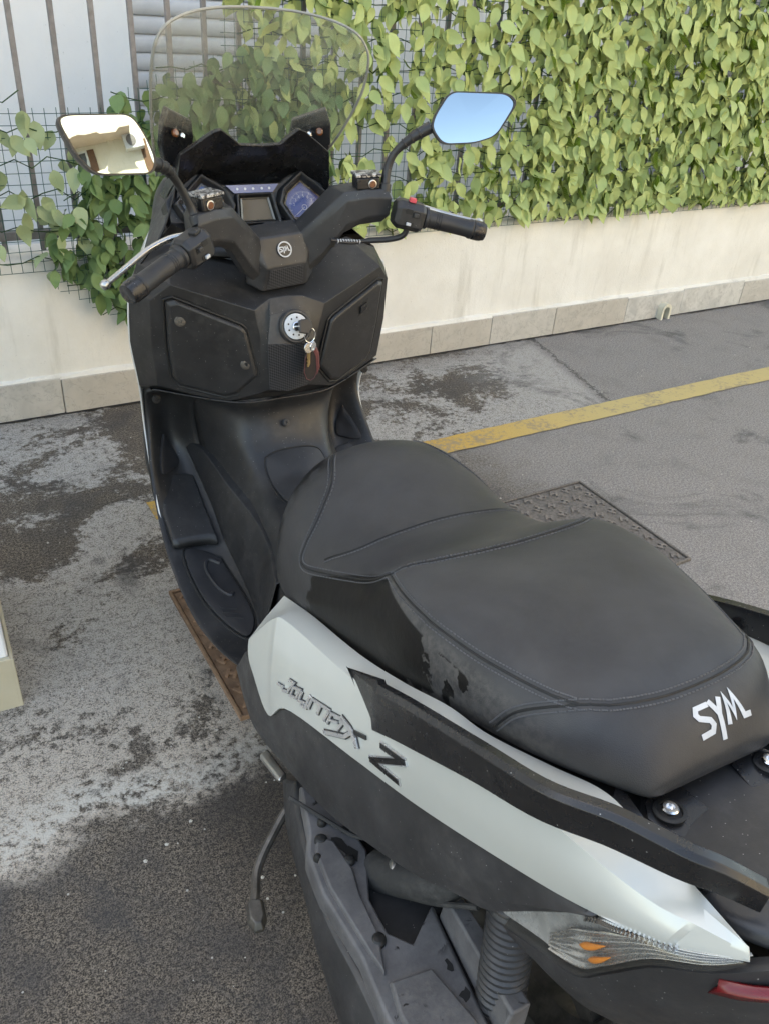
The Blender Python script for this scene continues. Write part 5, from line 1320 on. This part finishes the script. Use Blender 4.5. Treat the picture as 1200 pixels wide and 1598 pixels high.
mb = MB(); mb.tube([(-.20, .995, 1.062), (-.203, .988, 1.075)], .004, 8); mb.v = [v+Vector((-.04, .012, -.004)) for v in mb.v]; steer(mb.build('lever_adjuster', M['yellow'], SC))
# throttle cable with its bent guide
cb = crv([(.09, 1.06, 1.012), (.13, 1.05, 1.003), (.17, 1.045, 1.003), (.21, 1.022, 1.006), (.232, 1.003, 1.016), (.238, .996, 1.036)], 30)
mb = MB(); mb.tube(cb, [.004]*12+[.0062]*18, 10); steer(mb.build('throttle_cable', M['grip'], SC))
mb = MB()
for i in range(9): p = cb[2]+(cb[9]-cb[2])*(i/8); mb.lathe([(.0045, -.001), (.0045, .001)], p, (cb[9]-cb[2]), 10)
steer(mb.build('cable_print', M['print'], SC))['kind'] = 'stuff'

# ---- mirrors (set individually)
def mirror(s, centre, nrm, pix2d, stalk):
    nrm = Vector(nrm).normalized(); c0 = Vector(centre)
    ax = Vector((1, 0, 0)); ax = (ax-nrm*ax.dot(nrm)).normalized(); ay = nrm.cross(ax)
    if ay.z < 0: ay = -ay
    pts = [Vector(p) for p in pix2d]; pl = [c0+ax*p.x+ay*p.y for p in pts]
    cc = sum(pl, Vector())/len(pl)
    def rnd_poly(P, r, n=6):
        out = []
        for i in range(len(P)):
            a, b, c = P[i-1], P[i], P[(i+1) % len(P)]; u = (a-b).normalized()*min(r, (a-b).length*.4); v = (c-b).normalized()*min(r, (c-b).length*.4)
            for k_ in range(n+1): t = k_/n; out.append((b+u)*(1-t)**2+b*2*t*(1-t)+(b+v)*t*t)
        return out
    rp = rnd_poly(pl, .018)
    sc_ = lambda k_, h: [cc+(p-cc)*k_+nrm*h for p in rp]
    mb = MB(); mb.loft([sc_(.945, -.0045), sc_(.955, .001), sc_(1.0, .001), sc_(1.0, -.008), sc_(.93, -.026), sc_(.60, -.042)], cap=False)
    n = len(rp); mb.f.append([5*n+i for i in range(n)]); mr = mb.build('mirror', M['plastic'], SC, ang=40)
    mb = MB(); nr = 10; rings = []
    for i in range(1, nr+1):
        rings.append([cc+(p-cc)*(.950*i/nr)+nrm*(.0030-((p-cc).length*.95*i/nr)**2/(2*1.05)) for p in rp])
    v = [cc+nrm*.0030]+[p for r_ in rings for p in r_]; m_n = len(rp)
    fs = [[0, 1+j, 1+(j+1) % m_n] for j in range(m_n)]+[[1+i*m_n+j, 1+(i+1)*m_n+j, 1+(i+1)*m_n+(j+1) % m_n, 1+i*m_n+(j+1) % m_n] for i in range(nr-1) for j in range(m_n)]
    mb.add(v, fs); mb.build('mirror_glass', M['mirror'], mr, ang=180)
    sp = crv(stalk, 22); rr = [.0105-.0030*min(1, i/10) if i < 11 else .0075+.0045*(i-11)/10 for i in range(22)]
    mb = MB(); mb.tube(sp, rr, 14)
    for t in (14, 16, 18): mb.lathe([(rr[t]+.0010, -.0016), (rr[t]+.0018, 0), (rr[t]+.0010, .0016)], sp[t], sp[t+1]-sp[t], 14)
    mb.lathe([(.0125, -.004), (.0125, .012), (.010, .014)], sp[0], sp[1]-sp[0], 14); mb.build('mirror_stalk', M['plastic'], mr, ang=50)
    return mr
mirror(-1, (-.369, .9295, 1.2252), (.2408, -.9316, .2722), [(-.0748, .0387), (-.0614, .0462), (.0495, .0513), (.070, .0206), (.0842, -.018), (.0736, -.0397), (-.0265, -.0412), (-.0527, -.0142)],
       [(-.204, 1.017, 1.079), (-.210, 1.028, 1.104), (-.235, 1.020, 1.150), (-.262, .992, 1.180), (-.298, .965, 1.196)])
mirror(1, (.374, 1.0068, 1.2629), (-.2538, -.9267, .2771), [(-.0518, .0449), (.0735, .0373), (.0923, .0191), (.0436, -.0421), (-.0035, -.0533), (-.0728, -.0526), (-.0939, -.021), (-.0859, .0021)],
       [(.209, 1.063, 1.112), (.216, 1.070, 1.151), (.228, 1.066, 1.183), (.255, 1.052, 1.212), (.292, 1.038, 1.236)])

# ---- engine, air box, drive case (left), shock absorbers, rear wheel, silencer, stand
rw = wheel('rear_wheel', -.01, .285, .268, .070, .06)
mb = MB(); g = []
for i in range(13):
    a = R(20+i*11); g.append([Vector((x, -.01+math.cos(a)*(.30-abs(x)*.2), .285+math.sin(a)*(.30-abs(x)*.2))) for x in (-.085, -.06, 0, .06, .085)])
mb.grid(g).build('rear_mudguard', M['deep'], SC, solid=.003, ang=60)
mb = MB(); mb.loft([[(-.14, .60, .18), (.14, .60, .18), (.14, .60, .36), (-.14, .60, .36)], [(-.17, .30, .17), (.12, .30, .17), (.12, .30, .40), (-.17, .30, .40)], [(-.13, .12, .24), (-.08, .12, .24), (-.08, .12, .36), (-.13, .12, .36)]]).build('engine_block', M['steel'], SC, bevel=.01)
# drive case: outer face flares towards the rear
top = [(-.262, .400, .250), (-.292, .310, .262), (-.314, .215, .268), (-.325, .120, .272), (-.322, .020, .272), (-.322, -.090, .268), (-.300, -.160, .255)]
bot = [(-.240, .500, .150), (-.280, .375, .140), (-.302, .220, .135), (-.326, .130, .135), (-.340, .030, .138), (-.340, -.090, .150), (-.31, -.17, .175)]
t, b = crv(top, 30), crv(bot, 30); inner = [Vector((-.15, p.y, p.z+.005)) for p in t]; innb = [Vector((-.15, p.y, p.z)) for p in b]
mb = MB(); mb.grid([[inner[i], t[i], t[i].lerp(b[i], .25)+Vector((-.010, 0, 0)), t[i].lerp(b[i], .6)+Vector((-.012, 0, 0)), b[i], innb[i]] for i in range(30)])
n6 = 6; mb.f.append(list(range(6))); mb.f.append([29*6+j for j in range(6)][::-1])
case = mb.build('drive_case', M['plastic2'], SC, bevel=.005)
# air box on top of the case
def abx(z, pts): return [Vector((x, y, z)) for x, y in pts]
ab_o = [(-.274, .352), (-.298, .262), (-.318, .222), (-.325, .148), (-.315, .034), (-.322, -.055), (-.315, -.150), (-.200, -.150), (-.181, .025), (-.176, .060), (-.205, .040), (-.235, .018), (-.262, .050), (-.262, .110), (-.225, .190), (-.235, .300), (-.255, .350)]
mb = MB(); mb.loft([abx(.258, ab_o), abx(.292, ab_o), [Vector((-.262+(x+.262)*.93, .09+(y-.09)*.97, .302)) for x, y in ab_o]]); air = mb.build('air_box', M['engine'], SC, bevel=.003)
rid = [(-.292, .245), (-.306, .215), (-.312, .150), (-.302, .030), (-.296, -.006), (-.276, .050), (-.272, .120), (-.262, .165), (-.268, .225)]
mb = MB(); mb.loft([abx(.3015, rid), [Vector((-.288+(x+.288)*.86, .11+(y-.11)*.95, .310)) for x, y in rid]]).build('raised_rib', M['engine'], air, bevel=.002)
pad = [(-.296, -.014), (-.232, -.022), (-.212, -.115), (-.235, -.140), (-.300, -.140), (-.306, -.06)]
mb = MB(); mb.loft([abx(.3015, pad), [Vector((-.258+(x+.258)*.92, -.08+(y+.08)*.92, .311)) for x, y in pad]]).build('raised_pad', M['engine'], air, bevel=.002)
for x, y, r in ((-.287, .232, .0095), (-.281, .045, .0105), (-.262, .180, .0085), (-.272, .262, .007), (-.305, .205, .006), (-.288, -.125, .009)):
    mb = MB(); mb.lathe([(r*1.15, .3005), (r*1.10, .308), (r*.7, .312), (r*.2, .313)], (x, y, 0), (0, 0, 1), 18).build('case_screw', M['deep'], air)
# spilled grime: flat irregular pads
rnd = random.Random(4)
for cx, cy, r in ((-.262, .215, .012), (-.252, .190, .010), (-.243, .235, .007), (-.226, .265, .006), (-.205, -.03, .006), (-.207, -.075, .009)):
    mb = MB(); mb.prism([Vector((cx+math.cos(a*.698)*r*rnd.uniform(.5, 1.3), cy+math.sin(a*.698)*r*rnd.uniform(.7, 1.8), .3018)) for a in range(9)], (0, 0, .0008)).build('oil_spot', M['deep'], air, smooth=False)
# intake hose and bracket behind the air box
mb = MB(); mb.tube(crv([(-.22, .16, .28), (-.20, .10, .33), (-.17, .05, .37), (-.14, .05, .44)], 18), .032, 14).build('intake_hose', M['rubber'], SC)
mb = MB(); mb.loft([abx(.29, [(-.178, .045), (-.150, .040), (-.150, -.14), (-.195, -.14)]), abx(.345, [(-.176, .040), (-.150, .036), (-.150, -.14), (-.182, -.14)])]).build('swing_arm_bracket', M['engine'], SC, bevel=.004)
for P_, r_, nm_ in (([(-.19, .30, .33), (-.20, .20, .345), (-.19, .10, .37), (-.15, .02, .42)], .006, 'breather_hose'), ([(-.17, .34, .36), (-.185, .22, .335), (-.205, .13, .318), (-.20, .06, .33), (-.165, -.02, .40)], .0045, 'brake_hose'), ([(-.30, .33, .305), (-.265, .25, .318), (-.235, .20, .322), (-.20, .17, .35)], .0035, 'cable')):
    mb = MB(); mb.tube(crv(P_, 24), r_, 8).build(nm_, M['rubber'], SC)
mb = MB(); mb.lathe([(.030, 0), (.033, .004), (.033, .014), (.030, .018)], (-.195, .105, .335), (-.3, .5, -.8), 20).build('hose_clamp', M['alu'], SC)
# shock absorbers with coil springs
for s in SIDES:
    a, b = Vector((s*.168, -.108, .215)), Vector((s*.142, -.055, .520)); d = (b-a).normalized(); ln_ = (b-a).length
    mb = MB(); mb.tube([a, a+d*ln_*.55], .016, 14); mb.tube([a+d*ln_*.5, b], .010, 12); mb.lathe([(.012, -.012), (.020, -.010), (.020, .010), (.012, .012)], a, (1, 0, 0), 16); sh_ = mb.build('shock_absorber', M['steel'], SC)
    x_ = d.cross(Vector((0, 1, 0))).normalized(); y_ = d.cross(x_); n_ = 21*22
    mb = MB(); mb.tube([a+d*(.03+(ln_-.06)*i/n_)+(x_*math.cos(i*2*math.pi/22)+y_*math.sin(i*2*math.pi/22))*.0300 for i in range(n_+1)], .0056, 7); mb.build('spring', M['plastic2'], sh_)
    mb = MB(); mb.lathe([(.030, 0), (.032, .004), (.026, .010)], a+d*.022, d, 20); mb.lathe([(.026, 0), (.032, .006), (.030, .010)], b-d*.036, d, 20); mb.build('spring_seat', M['steel'], sh_)
# silencer on the right
mb = MB(); mb.tube(crv([(.20, .28, .26), (.22, .10, .28), (.235, -.10, .32), (.24, -.33, .38)], 20), [.03]*5+[.055]*12+[.05, .045, .035], 20).build('silencer', M['steel'], SC)
# centre stand with foot tang
mb = MB()
for s in SIDES: mb.tube(crv([(s*.10, .42, .20), (s*.15, .36, .10), (s*.175, .34, .012)], 10), .013, 10); mb.box((s*.175, .335, .006), (.035, .05, .012))
mb.tube([(-.15, .365, .11), (.15, .365, .11)], .011, 10); st_ = mb.build('centre_stand', M['steel'], SC)
tg = crv([(-.20, .40, .20), (-.262, .41, .175), (-.315, .380, .145), (-.355, .345, .122), (-.374, .305, .118), (-.381, .290, .118)], 24)
mb = MB(); mb.tube(tg, .0085, 8); mb.build('stand_lever', M['steel'], st_)
fp = [(-.375, .302), (-.365, .290), (-.372, .255), (-.384, .240), (-.398, .243), (-.404, .262), (-.396, .294), (-.386, .303)]
mb = MB(); mb.loft([[Vector((x, y, .104)) for x, y in fp], [Vector((x, y, .112)) for x, y in fp], [Vector((-.385+(x+.385)*.7, .272+(y-.272)*.75, .124)) for x, y in fp]]).build('lever_pad', M['steel'], st_, bevel=.002)
# passenger foot peg, folded
both('foot_peg', lambda mb: mb.loft([[(.285, .47, .262), (.305, .462, .262), (.305, .462, .276), (.285, .47, .276)], [(.288, .372, .300), (.306, .365, .302), (.306, .365, .314), (.288, .372, .314)]]), M['alu'], bevel=.004)
# floor pan
mb = MB(); mb.loft([[(-.16, 1.20, .27), (.16, 1.20, .27), (.25, 1.20, .36), (-.25, 1.20, .36)], [(-.14, .95, .21), (.14, .95, .21), (.26, .95, .285), (-.26, .95, .285)], [(-.12, .66, .21), (.12, .66, .21), (.235, .66, .285), (-.235, .66, .285)]]).build('floor_pan', M['deep'], SC, bevel=.01)
